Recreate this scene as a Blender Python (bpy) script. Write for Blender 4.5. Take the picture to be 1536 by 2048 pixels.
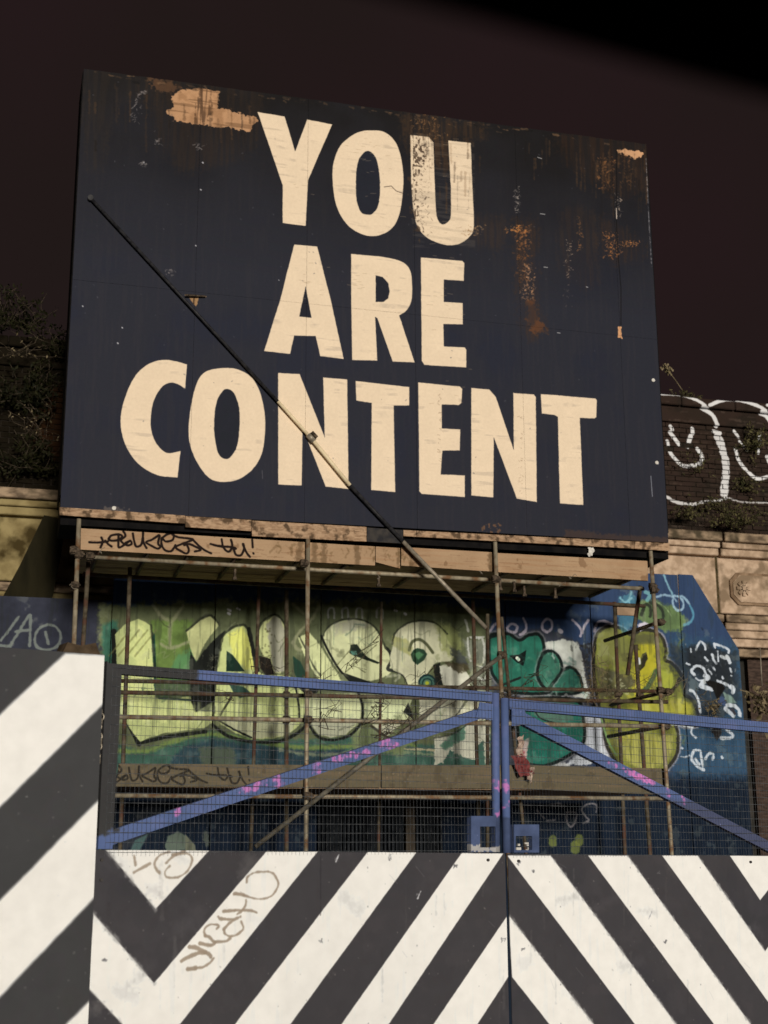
import bpy, bmesh, math, random
import numpy as np
from mathutils import Vector, Matrix

random.seed(7)
rng = np.random.default_rng(7)
for o in list(bpy.data.objects):
    bpy.data.objects.remove(o)
S = bpy.context.scene
COL = S.collection

# ------------------------------------------------------------------ camera
EYE = 2.35
FPX, CX, CY = 2731.0, 768.0, 1024.0            # focal length of the 2x phone lens in photo pixels
PITCH, ROLL, HEAD = math.radians(13.9), 0.0048, math.radians(74.3)
hd = Vector((math.cos(HEAD), math.sin(HEAD), 0))
F = Vector((hd.x * math.cos(PITCH), hd.y * math.cos(PITCH), math.sin(PITCH)))
R0 = Vector((hd.y, -hd.x, 0))
U0 = R0.cross(F)
R = R0 * math.cos(ROLL) - U0 * math.sin(ROLL)
U = U0 * math.cos(ROLL) + R0 * math.sin(ROLL)
CAM = Vector((0, 0, EYE))
cd = bpy.data.cameras.new('camera')
cam = bpy.data.objects.new('camera', cd)
COL.objects.link(cam)
cam.matrix_world = Matrix(((R.x, U.x, -F.x, CAM.x), (R.y, U.y, -F.y, CAM.y), (R.z, U.z, -F.z, CAM.z), (0, 0, 0, 1)))
cd.sensor_fit = 'VERTICAL'
cd.sensor_height = 36.0
cd.lens = FPX / 2048 * 36
cd.clip_start, cd.clip_end = 0.05, 900
cd.dof.use_dof = True
cd.dof.focus_distance = 10.5
cd.dof.aperture_fstop = 3.0
S.camera = cam

# ------------------------------------------------------------------ night sky and the street light
w = bpy.data.worlds.new('World')
S.world = w
w.use_nodes = True
nt = w.node_tree
bg = nt.nodes['Background']
wc = nt.nodes.new('ShaderNodeTexCoord')
wn = nt.nodes.new('ShaderNodeTexNoise')
wn.inputs['Scale'].default_value = 2.2
wn.inputs['Detail'].default_value = 3
wr = nt.nodes.new('ShaderNodeValToRGB')
wr.color_ramp.elements[0].position = .38
wr.color_ramp.elements[0].color = (0.0130, 0.0096, 0.0080, 1)
wr.color_ramp.elements[1].position = .62
wr.color_ramp.elements[1].color = (0.0185, 0.0098, 0.0108, 1)
nt.links.new(wc.outputs['Generated'], wn.inputs['Vector'])
nt.links.new(wn.outputs['Fac'], wr.inputs['Fac'])
nt.links.new(wr.outputs['Color'], bg.inputs['Color'])
bg.inputs['Strength'].default_value = 1.0

SUN_AZ, SUN_EL = math.radians(1), math.radians(6.8)    # the lamp light comes from across the street
to_light = Vector((math.sin(SUN_AZ) * math.cos(SUN_EL), -math.cos(SUN_AZ) * math.cos(SUN_EL), math.sin(SUN_EL)))
sl = bpy.data.lights.new('street_light_glow', 'SUN')
sl.energy = 3.2
sl.angle = math.radians(9)
sl.color = (1, .925, .80)
so = bpy.data.objects.new('street_light_glow', sl)
COL.objects.link(so)
so.rotation_euler = to_light.to_track_quat('Z', 'Y').to_euler()
so.location = (2, -20, 9)

S.view_settings.view_transform = 'Standard'
S.view_settings.look = 'None'
S.view_settings.exposure = 0
S.view_settings.gamma = 1
S.view_settings.use_curve_mapping = False
S.cycles.max_bounces = 6

# ------------------------------------------------------------------ planes of the place
# facade frame: X along the facade, Y into it, Z up. Each plane: (point, normal)
def facade(y):
    return (Vector((0, y, 0)), Vector((0, 1, 0)))
GA = math.radians(74.3 - 56.4)
GD = Vector((math.cos(GA), math.sin(GA), 0))           # direction of the gate line
GN = Vector((-math.sin(GA), math.cos(GA), 0))          # its normal, away from the camera

def ray(px, py):
    return (F + R * ((px - CX) / FPX) - U * ((py - CY) / FPX)).normalized()
def hit(px, py, plane):
    d = ray(px, py)
    t = (plane[0] - CAM).dot(plane[1]) / d.dot(plane[1])
    return CAM + d * t
GP0 = CAM + (F + R * ((1000 - CX) / FPX) - U * ((1700 - CY) / FPX)) * 8.5
def gate(off=0.0):
    return (GP0 + GN * off, GN)
def H(px, py, y):
    return hit(px, py, facade(y))
def G(px, py, off=0.0):
    return hit(px, py, gate(off))

Y_SIGN, Y_HOARD, Y_BLD = 14.5, 16.8, 17.7

# ------------------------------------------------------------------ painting: sprayed and brushed art in surface metres
def srgb2lin(c):
    c = np.asarray(c, dtype=np.float32)
    return np.where(c <= .04045, c / 12.92, ((c + .055) / 1.055) ** 2.4)
def lin2srgb(c):
    return np.where(c <= .0031308, c * 12.92, 1.055 * np.maximum(c, 1e-6) ** (1 / 2.4) - .055)

def noise(h, w_, cell, octs=3, ax=1.0, ay=1.0):
    out = np.zeros((h, w_), np.float32)
    amp, tot = 1.0, 0
    for k in range(octs):
        c = max(cell / 2 ** k, 1.0)
        cy, cx = max(c * ay, 1), max(c * ax, 1)
        gh, gw = int(h / cy) + 3, int(w_ / cx) + 3
        g = rng.random((gh, gw)).astype(np.float32)
        yy = np.arange(h) / cy
        xx = np.arange(w_) / cx
        y0 = yy.astype(int); x0 = xx.astype(int)
        fy = (yy - y0)[:, None]; fx = (xx - x0)[None]
        fy = fy * fy * (3 - 2 * fy); fx = fx * fx * (3 - 2 * fx)
        a = g[y0][:, x0]; b = g[y0][:, x0 + 1]; c2 = g[y0 + 1][:, x0]; d = g[y0 + 1][:, x0 + 1]
        out += amp * ((a * (1 - fx) + b * fx) * (1 - fy) + (c2 * (1 - fx) + d * fx) * fy)
        tot += amp
        amp *= .55
    return out / tot                                     # about 0..1, mean .5

def smooth_pts(pts, closed=True, n=7):
    P = [np.array(p, float) for p in pts]
    out = []
    N = len(P)
    rngi = range(N) if closed else range(N - 1)
    for i in rngi:
        if closed:
            p0, p1, p2, p3 = P[i - 1], P[i], P[(i + 1) % N], P[(i + 2) % N]
        else:
            p0, p1, p2, p3 = P[max(i - 1, 0)], P[i], P[i + 1], P[min(i + 2, N - 1)]
        for k in range(n):
            t = k / n
            out.append(.5 * ((2 * p1) + (-p0 + p2) * t + (2 * p0 - 5 * p1 + 4 * p2 - p3) * t * t + (-p0 + 3 * p1 - 3 * p2 + p3) * t ** 3))
    if not closed:
        out.append(P[-1])
    return out

class Canvas:
    """A painted surface. Photo points are taken onto the plane first, so the art lies in real metres."""
    def __init__(s, name, plane, ud, u0, u1, z0, z1, ppm, base, K=(.95, .88, .77)):
        s.name, s.plane, s.ud = name, plane, ud
        s.u0, s.u1, s.z0, s.z1, s.ppm, s.K = u0, u1, z0, z1, ppm, np.array(K, np.float32)
        s.W, s.H = int((u1 - u0) * ppm), int((z1 - z0) * ppm)
        s.img = np.zeros((s.H, s.W, 3), np.float32) + np.array(base, np.float32) / 255
        s.n1 = noise(s.H, s.W, 5, 2)
        s.n2 = noise(s.H, s.W, 26, 4)
        s.n3 = noise(s.H, s.W, 110, 4)
        s.nv = noise(s.H, s.W, 16, 3, .35, 5)
        s.nh = noise(s.H, s.W, 16, 3, 5, .35)
        a = s.c(700, 1200); b = s.c(710, 1200)
        s.k = abs(b[0] - a[0]) / 10                      # canvas pixels per photo pixel
    def c(s, px, py):
        p = hit(px, py, s.plane)
        return ((p.dot(s.ud) - s.u0) * s.ppm, (p.z - s.z0) * s.ppm)
    def blend(s, sl_, m, col, var=.0, vn=None):
        col = np.array(col, np.float32) / 255
        c = np.broadcast_to(col, s.img[sl_].shape)
        if var:
            n = (s.n2 if vn is None else vn)[sl_]
            c = c * (1 + var * (n - .5) * 2)[..., None]
        s.img[sl_] = s.img[sl_] * (1 - m[..., None]) + c * m[..., None]
    def box(s, P, pad):
        xs = [p[0] for p in P]; ys = [p[1] for p in P]
        x0 = max(int(min(xs) - pad), 0); x1 = min(int(max(xs) + pad) + 1, s.W)
        y0 = max(int(min(ys) - pad), 0); y1 = min(int(max(ys) + pad) + 1, s.H)
        if x1 <= x0 or y1 <= y0:
            return None
        return (slice(y0, y1), slice(x0, x1)), np.meshgrid(np.arange(x0, x1) + .5, np.arange(y0, y1) + .5)
    def segd(s, X, Y, P, closed):
        d = np.full(X.shape, 1e9, np.float32)
        n = len(P)
        for i in range(n if closed else n - 1):
            ax, ay = P[i]; bx, by = P[(i + 1) % n]
            dx, dy = bx - ax, by - ay
            L = dx * dx + dy * dy + 1e-9
            t = np.clip(((X - ax) * dx + (Y - ay) * dy) / L, 0, 1)
            d = np.minimum(d, (X - ax - t * dx) ** 2 + (Y - ay - t * dy) ** 2)
        return np.sqrt(d)
    def pmask(s, pts, soft=1.0, rough=0.0, sm=False, conv=True):
        P = [s.c(*p) for p in pts] if conv else pts
        if sm:
            P = smooth_pts(P, True)
        P = [(float(p[0]), float(p[1])) for p in P]
        b = s.box(P, soft + rough * 3 + 3)
        if b is None:
            return None
        sl_, (X, Y) = b
        ins = np.zeros(X.shape, bool)
        n = len(P)
        for i in range(n):
            ax, ay = P[i]; bx, by = P[(i + 1) % n]
            if ay == by:
                continue
            cnd = ((ay > Y) != (by > Y)) & (X < (bx - ax) * (Y - ay) / (by - ay) + ax)
            ins ^= cnd
        sd = s.segd(X, Y, P, True) * np.where(ins, 1, -1)
        if rough:
            sd = sd + (s.n1[sl_] - .5) * 2 * rough + (s.n2[sl_] - .5) * rough * 2
        return sl_, np.clip(sd / max(soft, .01) + .5, 0, 1).astype(np.float32)
    def poly(s, pts, col, soft=1.0, rough=0.0, sm=False, a=1.0, var=.06, vn=None, conv=True, tex=None):
        r = s.pmask(pts, soft, rough, sm, conv)
        if r is None:
            return
        sl_, m = r
        if tex is not None:
            m = m * tex[sl_]
        s.blend(sl_, m * a, col, var, vn)
    def stroke(s, pts, wpx, col, soft=1.0, rough=0.0, sm=True, a=1.0, var=.05, tex=None):
        P = [s.c(*p) for p in pts]
        if sm and len(P) > 2:
            P = smooth_pts(P, False)
        P = [(float(p[0]), float(p[1])) for p in P]
        r_ = wpx * s.k / 2
        b = s.box(P, r_ + soft + rough * 3 + 2)
        if b is None:
            return
        sl_, (X, Y) = b
        sd = r_ - s.segd(X, Y, P, False)
        if rough:
            sd = sd + (s.n1[sl_] - .5) * 2 * rough + (s.n2[sl_] - .5) * rough
        m = np.clip(sd / max(soft, .01) + .5, 0, 1).astype(np.float32) * a
        if tex is not None:
            m = m * tex[sl_]
        s.blend(sl_, m, col, var)
    def outlined(s, pts, col, ocol=(18, 20, 18), ow=5, sm=True, **k):
        s.poly(pts, col, sm=sm, **k)
        P = list(pts) + [pts[0], pts[1]]
        s.stroke(P, ow, ocol, soft=1.2, rough=.6)
    def specks(s, n, pts, col, size=(1, 3), a=.8):
        xs = [p[0] for p in pts]; ys = [p[1] for p in pts]
        for _ in range(n):
            x = random.uniform(min(xs), max(xs)); y = random.uniform(min(ys), max(ys))
            r_ = random.uniform(*size)
            s.stroke([(x, y), (x + random.uniform(-r_, r_), y + random.uniform(-r_, r_))], r_, col, soft=1, rough=.4, sm=False, a=a * random.uniform(.4, 1))
    def thr(s, n, t, sft=.05):
        return np.clip((n - t) / sft, 0, 1)
    def image(s):
        alb = srgb2lin(np.clip(s.img, 0, 1)) / s.K
        alb = np.clip(alb, 0.0, .89)
        out = np.ones((s.H, s.W, 4), np.float32)
        out[..., :3] = lin2srgb(alb)
        im = bpy.data.images.new(s.name, s.W, s.H, alpha=False)
        im.pixels.foreach_set(out.ravel())
        im.update()
        im.pack()
        return im
    def material(s, name, rough=.7, bump=.15, bscale=60, spec=.06, var=.04):
        m = bpy.data.materials.new(name)
        m.use_nodes = True
        n, L = m.node_tree.nodes, m.node_tree.links
        b = n['Principled BSDF']
        geo = n.new('ShaderNodeNewGeometry')
        du = n.new('ShaderNodeVectorMath'); du.operation = 'DOT_PRODUCT'
        dv = n.new('ShaderNodeVectorMath'); dv.operation = 'DOT_PRODUCT'
        W_, H_ = s.u1 - s.u0, s.z1 - s.z0
        du.inputs[1].default_value = tuple(s.ud / W_)
        dv.inputs[1].default_value = (0, 0, 1 / H_)
        su = n.new('ShaderNodeMath'); su.operation = 'SUBTRACT'; su.inputs[1].default_value = s.u0 / W_
        sv = n.new('ShaderNodeMath'); sv.operation = 'SUBTRACT'; sv.inputs[1].default_value = s.z0 / H_
        cmb = n.new('ShaderNodeCombineXYZ')
        tx = n.new('ShaderNodeTexImage'); tx.image = s.image(); tx.extension = 'EXTEND'
        L.new(geo.outputs['Position'], du.inputs[0]); L.new(geo.outputs['Position'], dv.inputs[0])
        L.new(du.outputs['Value'], su.inputs[0]); L.new(dv.outputs['Value'], sv.inputs[0])
        L.new(su.outputs[0], cmb.inputs['X']); L.new(sv.outputs[0], cmb.inputs['Y'])
        L.new(cmb.outputs[0], tx.inputs['Vector'])
        nz = n.new('ShaderNodeTexNoise'); nz.inputs['Scale'].default_value = bscale; nz.inputs['Detail'].default_value = 5
        L.new(geo.outputs['Position'], nz.inputs['Vector'])
        mr = n.new('ShaderNodeMapRange')
        mr.inputs['To Min'].default_value = 1 - var; mr.inputs['To Max'].default_value = 1 + var
        mr.inputs['From Min'].default_value = .3; mr.inputs['From Max'].default_value = .7
        L.new(nz.outputs['Fac'], mr.inputs['Value'])
        mx = n.new('ShaderNodeVectorMath'); mx.operation = 'SCALE'
        L.new(tx.outputs['Color'], mx.inputs[0]); L.new(mr.outputs[0], mx.inputs['Scale'])
        L.new(mx.outputs[0], b.inputs['Base Color'])
        bp = n.new('ShaderNodeBump'); bp.inputs['Strength'].default_value = bump; bp.inputs['Distance'].default_value = .01
        L.new(nz.outputs['Fac'], bp.inputs['Height']); L.new(bp.outputs[0], b.inputs['Normal'])
        b.inputs['Roughness'].default_value = rough
        b.inputs['Specular IOR Level'].default_value = spec
        return m

# ------------------------------------------------------------------ procedural materials
def mat(name, c1, c2, scale=8, rough=.8, metal=0.0, bump=.3, detail=6, stretch=None, c3=None, scale2=1.5, lo=.38, hi=.62, spec=.12):
    """two colours mixed by noise, an optional third in larger patches (all linear base colours)"""
    m = bpy.data.materials.new(name)
    m.use_nodes = True
    n, L = m.node_tree.nodes, m.node_tree.links
    b = n['Principled BSDF']
    geo = n.new('ShaderNodeNewGeometry')
    mp = n.new('ShaderNodeMapping')
    if stretch:
        mp.inputs['Scale'].default_value = stretch
    L.new(geo.outputs['Position'], mp.inputs['Vector'])
    nz = n.new('ShaderNodeTexNoise'); nz.inputs['Scale'].default_value = scale; nz.inputs['Detail'].default_value = detail
    L.new(mp.outputs[0], nz.inputs['Vector'])
    r = n.new('ShaderNodeValToRGB')
    r.color_ramp.elements[0].position = lo; r.color_ramp.elements[1].position = hi
    r.color_ramp.elements[0].color = (*c1, 1); r.color_ramp.elements[1].color = (*c2, 1)
    L.new(nz.outputs['Fac'], r.inputs['Fac'])
    out = r.outputs['Color']
    if c3:
        n2 = n.new('ShaderNodeTexNoise'); n2.inputs['Scale'].default_value = scale2; n2.inputs['Detail'].default_value = 7
        L.new(geo.outputs['Position'], n2.inputs['Vector'])
        mr = n.new('ShaderNodeMapRange'); mr.inputs['From Min'].default_value = .5; mr.inputs['From Max'].default_value = .62
        L.new(n2.outputs['Fac'], mr.inputs['Value'])
        mx = n.new('ShaderNodeMix'); mx.data_type = 'RGBA'
        L.new(mr.outputs[0], mx.inputs['Factor'])
        L.new(out, mx.inputs['A']); mx.inputs['B'].default_value = (*c3, 1)
        out = mx.outputs['Result']
    L.new(out, b.inputs['Base Color'])
    bp = n.new('ShaderNodeBump'); bp.inputs['Strength'].default_value = bump; bp.inputs['Distance'].default_value = .01
    L.new(nz.outputs['Fac'], bp.inputs['Height']); L.new(bp.outputs[0], b.inputs['Normal'])
    b.inputs['Roughness'].default_value = rough
    b.inputs['Metallic'].default_value = metal
    b.inputs['Specular IOR Level'].default_value = spec
    return m

# ------------------------------------------------------------------ object helpers
def link(name, me, parent=None):
    o = bpy.data.objects.new(name, me)
    COL.objects.link(o)
    if parent:
        o.parent = parent
    return o
def thing(name, label, cat, loc=(0, 0, 0), group=None):
    o = bpy.data.objects.new(name, None)
    COL.objects.link(o)
    o.location = loc
    o.empty_display_size = .2
    o['label'] = label; o['category'] = cat
    if group:
        o['group'] = group
    ORG[o.name] = Vector(loc)
    return o
ORG = {}
def tag(o, label, cat, group=None):
    o['label'] = label; o['category'] = cat
    if group:
        o['group'] = group
def mesh(name, verts, faces, m, parent=None, smooth=False):
    """verts in world space; moved to the parent's base point"""
    off = ORG.get(parent.name, Vector()) if parent else Vector()
    if parent and parent.name not in ORG:
        off = PORG.get(parent.name, Vector())
    vs = [Vector(v) for v in verts]
    c = sum(vs, Vector()) / len(vs)
    me = bpy.data.meshes.new(name)
    me.from_pydata([tuple(v - c) for v in vs], [], faces)
    for mm in (m if isinstance(m, (list, tuple)) else [m]):
        me.materials.append(mm)
    if smooth:
        me.polygons.foreach_set('use_smooth', [True] * len(me.polygons))
    me.update()
    o = link(name, me, parent)
    o.location = c - off
    PORG[o.name] = c
    return o
PORG = {}
def prism_v(front, depth):
    """front: list of points; depth: vector"""
    n = len(front)
    v = [Vector(p) for p in front] + [Vector(p) + depth for p in front]
    f = [tuple(range(n))[::-1], tuple(range(n, 2 * n))]
    for i in range(n):
        j = (i + 1) % n
        f.append((i, j, n + j, n + i))
    return v, f
def prism(name, front, depth, m, parent=None):
    v, f = prism_v(front, depth)
    o = mesh(name, v, f, m, parent)
    bm = bmesh.new(); bm.from_mesh(o.data)
    bmesh.ops.recalc_face_normals(bm, faces=bm.faces)
    bm.to_mesh(o.data); bm.free()
    return o
def boxw(name, x0, x1, y0, y1, z0, z1, m, parent=None, bev=0.0):
    fr = [(x0, y0, z0), (x1, y0, z0), (x1, y0, z1), (x0, y0, z1)]
    o = prism(name, fr, Vector((0, y1 - y0, 0)), m, parent)
    if bev:
        bm = bmesh.new(); bm.from_mesh(o.data)
        bmesh.ops.bevel(bm, geom=bm.edges[:], offset=bev, segments=1, affect='EDGES')
        bm.to_mesh(o.data); bm.free()
    return o
def tube_v(p0, p1, r, seg=12, r1=None, hollow=True):
    p0, p1 = Vector(p0), Vector(p1)
    d = (p1 - p0).normalized()
    a = d.cross(Vector((0, 0, 1)) if abs(d.z) < .9 else Vector((1, 0, 0))).normalized()
    b = d.cross(a)
    r1 = r if r1 is None else r1
    v, f = [], []
    for p, rr in ((p0, r), (p1, r1)):
        for k in range(seg):
            t = 2 * math.pi * k / seg
            v.append(p + (a * math.cos(t) + b * math.sin(t)) * rr)
    for k in range(seg):
        j = (k + 1) % seg
        f.append((k, j, seg + j, seg + k))
    f.append(tuple(range(seg))[::-1]); f.append(tuple(range(seg, 2 * seg)))
    return v, f
def tube(name, p0, p1, r, m, parent=None, seg=12, r1=None):
    v, f = tube_v(p0, p1, r, seg, r1)
    o = mesh(name, v, f, m, parent, smooth=False)
    me = o.data
    sm = [len(p.vertices) == 4 for p in me.polygons]
    me.polygons.foreach_set('use_smooth', sm)
    bm = bmesh.new(); bm.from_mesh(me); bmesh.ops.recalc_face_normals(bm, faces=bm.faces); bm.to_mesh(me); bm.free()
    return o
class MB:
    def __init__(s): s.v, s.f = [], []
    def add(s, vf):
        n = len(s.v)
        s.v += [Vector(x) for x in vf[0]]
        s.f += [tuple(i + n for i in q) for q in vf[1]]
    def build(s, name, m, parent=None, smooth=False):
        return mesh(name, s.v, s.f, m, parent, smooth)
def obox(c, dx, dy, dz):
    """box centred on c with half-extent vectors"""
    c = Vector(c)
    v = [c + dx * a + dy * b + dz * g for a in (-1, 1) for b in (-1, 1) for g in (-1, 1)]
    f = [(0, 1, 3, 2), (4, 6, 7, 5), (0, 4, 5, 1), (2, 3, 7, 6), (0, 2, 6, 4), (1, 5, 7, 3)]
    return v, f
XA = Vector((1, 0, 0))
def crop(ox, oy, s):
    return lambda pts: [(ox + x / s, oy + y / s) for x, y in pts]

# ================================================================== art of the big board
SX0, SX1 = 0.497, 7.625
SZ0, SZ1 = 5.86, 11.2
def top_z(x):            # the upper edge runs very slightly uneven
    return 11.135 + (x - SX0) / (SX1 - SX0) * .065
def board_canvas():
    c = Canvas('board_paint', facade(Y_SIGN), XA, SX0 - .05, SX1 + .05, 5.6, 11.35, 175, (40, 40, 47))
    al = slice(None), slice(None)
    full = (slice(0, c.H), slice(0, c.W))
    yy = np.linspace(0, 1, c.H)[:, None]
    # weathered paint: bluer and browner clouds, vertical streaks, top darkened for grime and lamp falloff
    c.blend(full, c.thr(c.n3, .5, .2) * .5, (34, 36, 48))
    c.blend(full, c.thr(c.nv, .55, .15) * .25, (50, 47, 50))
    grime_falloff = np.clip((yy - .55) / .4, 0, 1) * (.35 + .65 * c.n3)
    c.blend(full, (np.clip(grime_falloff * 1.15, 0, .95)).astype(np.float32), (24, 21, 20))
    t = c.thr(c.n2, .52, .1) * c.thr(c.nv, .45, .2)
    # rusty bleeding along the top and the right
    for P, a, col in (([(170, 140), (330, 160), (330, 215), (250, 205), (200, 330), (175, 330)], .3, (60, 46, 32)),
                      ([(300, 155), (520, 180), (500, 300), (380, 340), (330, 300)], .35, (62, 42, 26)),
                      ([(815, 225), (960, 250), (960, 285), (905, 290), (905, 340), (850, 330), (815, 300)], .6, (76, 52, 32)),
                      ([(1130, 265), (1292, 285), (1296, 370), (1240, 395), (1180, 360), (1130, 330)], .42, (70, 42, 24)),
                      ([(1030, 450), (1070, 450), (1075, 560), (1085, 660), (1050, 670), (1035, 600)], .4, (78, 48, 26)),
                      ([(1200, 440), (1270, 470), (1275, 520), (1210, 520)], .3, (80, 48, 26)),
                      ([(930, 440), (1010, 440), (1000, 500), (940, 490)], .3, (80, 52, 30)),
                      ([(1120, 430), (1190, 430), (1190, 560), (1130, 560)], .25, (76, 50, 32))):
        c.poly(P, col, soft=22, rough=14, a=a * .8, sm=True, tex=.35 + .65 * c.thr(c.nv, .4, .2))
    cream = (226, 200, 166)
    arc = lambda P: [tuple(q) for q in smooth_pts(P, False, 6)]
    L = []
    L += [[(515, 224), (569, 233), (590, 303), (614, 239), (664, 249), (616, 360), (611, 452), (565, 446), (565, 370)]]
    L += [[(820, 270), (857, 274), (866, 285), *arc([(869, 367), (872, 425), (877, 443), (886, 449), (896, 443), (901, 430), (901, 375)]), (896, 281), (941, 286), *arc([(944, 370), (947, 450), (939, 473), (914, 489), (881, 488), (847, 470), (829, 437), (822, 367)])]]
    L += [[(588, 489), (634, 493), (662, 603), (687, 718), (640, 712), (631, 672), (588, 671), (580, 708), (528, 702), (560, 600)]]
    L += [[(702, 508), *arc([(760, 513), (797, 521), (816, 534), (823, 556), (823, 598), (813, 620), (798, 631)]), (829, 725), (785, 723), (754, 636), (750, 634), (754, 721), (704, 720), (702, 600)]]
    L += [[(841, 515), (924, 522), (928, 526), (927, 562), (887, 559), (887, 604), (925, 606), (925, 649), (886, 648), (887, 693), (929, 695), (932, 700), (932, 735), (848, 730), (843, 722), (842, 600)]]
    L += [arc([(374, 729), (350, 722), (325, 720), (297, 728), (271, 751), (250, 795), (241, 842), (250, 888), (276, 927), (314, 950), (355, 955)]) + arc([(361, 902), (336, 906), (319, 895), (306, 873), (301, 845), (307, 803), (323, 775), (338, 766), (354, 768), (370, 777)])]
    L += [[(556, 746), (599, 748), (649, 874), (646, 755), (694, 759), (697, 978), (651, 973), (605, 856), (603, 971), (556, 969)]]
    L += [[(711, 762), (818, 774), (818, 811), (787, 811), (790, 984), (742, 980), (743, 806), (712, 801)]]
    L += [[(836, 765), (919, 773), (924, 778), (922, 806), (917, 810), (883, 809), (883, 857), (920, 859), (919, 901), (884, 901), (881, 949), (929, 951), (929, 994), (843, 988), (838, 982)]]
    L += [[(942, 776), (978, 779), (991, 794), (1027, 901), (1026, 786), (1067, 789), (1071, 794), (1073, 1004), (1033, 997), (987, 875), (986, 995), (942, 991)]]
    L += [[(1081, 788), (1190, 797), (1193, 800), (1192, 834), (1188, 837), (1159, 836), (1166, 1010), (1119, 1007), (1115, 834), (1108, 830), (1083, 827)]]
    dirt = 1 - .12 * c.thr(c.nh, .6, .08) * c.thr(c.n2, .5, .2)
    for P in L:
        c.poly(P, cream, soft=1.0, rough=.35, var=.025, tex=dirt)
    for P in ([(705, 270), (725, 262), (742, 261), (765, 263), (786, 278), (799, 305), (806, 345), (805, 385), (798, 430), (782, 458), (752, 472), (720, 467), (692, 447), (672, 410), (665, 362), (667, 325), (680, 292)],
              [(423, 739), (452, 736), (476, 739), (503, 755), (520, 785), (529, 825), (530, 862), (524, 905), (508, 935), (480, 957), (447, 964), (418, 956), (394, 925), (380, 890), (377, 856), (382, 810), (392, 770), (405, 748)]):
        c.poly(P, cream, soft=1.0, rough=.35, sm=True, var=.025, tex=dirt)
    # letter counters
    navy = (33, 34, 41)
    c.poly([(735, 302), (752, 318), (759, 360), (757, 408), (745, 427), (735, 429), (722, 424), (713, 400), (712, 350), (718, 318)], navy, soft=1, rough=.6, sm=True)
    c.poly([(611, 573), (623, 636), (598, 633)], navy, rough=.6)
    c.poly([(751, 551), (765, 554), (776, 566), (779, 583), (776, 597), (766, 604), (751, 604)], navy, rough=.6)
    c.poly([(454, 778), (468, 787), (478, 815), (479, 850), (474, 890), (462, 913), (450, 918), (437, 908), (430, 880), (428, 845), (433, 805), (443, 785)], navy, soft=1, rough=.6, sm=True)
    # the U stands on bad plywood: dark crumbs along its left leg, thin cracks on the letters
    c.poly([(819, 262), (850, 270), (848, 330), (838, 400), (836, 480), (822, 440)], (66, 50, 38), soft=5, rough=9, a=.8, tex=c.thr(c.n1, .5, .08) * c.thr(c.nv, .42, .1))
    c.poly([(820, 265), (948, 280), (950, 495), (825, 495)], (140, 125, 105), soft=3, a=.16, tex=c.thr(c.nh, .5, .1))
    c.stroke([(768, 374), (782, 372), (792, 382), (806, 387)], 1.4, (70, 55, 45), sm=False)
    for x, y0, y1 in ((1043, 826, 990), (880, 790, 930)):
        for _ in range(26):
            xx = x + random.gauss(0, 2.5); y = random.uniform(y0, y1)
            c.stroke([(xx - random.uniform(0, 5), y), (xx, y + random.uniform(-3, 3))], 1.2, (150, 125, 98), a=.6)
    for _ in range(90):
        x, y = random.choice([(590, 400), (740, 300), (760, 420), (600, 560), (720, 560), (880, 300), (870, 470), (890, 600), (900, 780)])
        x += random.gauss(0, 22); y += random.gauss(0, 25)
        c.stroke([(x, y), (x + random.uniform(3, 12), y + random.uniform(-1, 2))], 1.0, (165, 140, 108), a=.5)
    # large torn patch showing tan ply
    t1 = crop(100, 100, 2.133)
    P = t1([(510, 205), (530, 185), (560, 170), (620, 165), (690, 172), (728, 172), (716, 215), (712, 250), (760, 255), (800, 265), (840, 278), (870, 285), (885, 300), (862, 318), (855, 350), (820, 343), (780, 340), (740, 328), (700, 325), (660, 322), (620, 315), (570, 308), (520, 305), (528, 290), (495, 278), (490, 255), (515, 245), (525, 225)])
    c.poly(P, (184, 138, 98), soft=1.3, rough=4, var=.12)
    c.poly(P, (136, 98, 66), soft=3, rough=5, a=.6, tex=c.thr(c.n2, .48, .2))
    c.poly(P, (110, 78, 52), soft=3, rough=5, a=.5, tex=c.thr(c.nh, .58, .06))
    c.poly(t1([(640, 165), (690, 170), (670, 320), (610, 315)]), (84, 60, 42), soft=6, rough=8, a=.8, tex=c.thr(c.nv, .45, .12))
    c.poly(t1([(430, 120), (510, 125), (560, 160), (500, 200), (450, 170)]), (96, 66, 44), soft=6, rough=10, a=.7)
    # right corner and seams
    t2 = crop(760, 200, 2.4)
    c.poly(t2([(1130, 240), (1180, 228), (1230, 240), (1270, 262), (1225, 285), (1195, 270), (1150, 262)]), (200, 150, 108), soft=1.5, rough=5)
    def crumbs(pts, n, col, wmin=1, wmax=4):
        P = [t2([p])[0] for p in pts]
        xs = [p[0] for p in P]; ys = [p[1] for p in P]
        for _ in range(n):
            x = random.triangular(min(xs), max(xs)); y = random.uniform(min(ys), max(ys))
            c.stroke([(x, y), (x + random.uniform(-4, 4), y + random.uniform(-1.5, 4))], random.uniform(wmin, wmax) * .6, col, soft=1.2, rough=1, a=random.uniform(.15, .6))
    crumbs([(1030, 270), (1140, 430)], 150, (150, 98, 56))
    crumbs([(1140, 260), (1230, 420)], 40, (120, 80, 50))
    crumbs([(1060, 630), (1170, 760)], 130, (176, 112, 62))
    crumbs([(1140, 675), (1250, 705)], 50, (205, 130, 70))
    crumbs([(640, 600), (735, 880)], 190, (118, 74, 42))
    crumbs([(640, 610), (735, 720)], 70, (170, 108, 62))
    crumbs([(665, 780), (750, 960)], 110, (185, 135, 95))
    crumbs([(940, 560), (975, 720)], 60, (160, 105, 60))
    crumbs([(880, 670), (925, 1000)], 55, (190, 160, 130), 1, 2.5)
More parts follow.
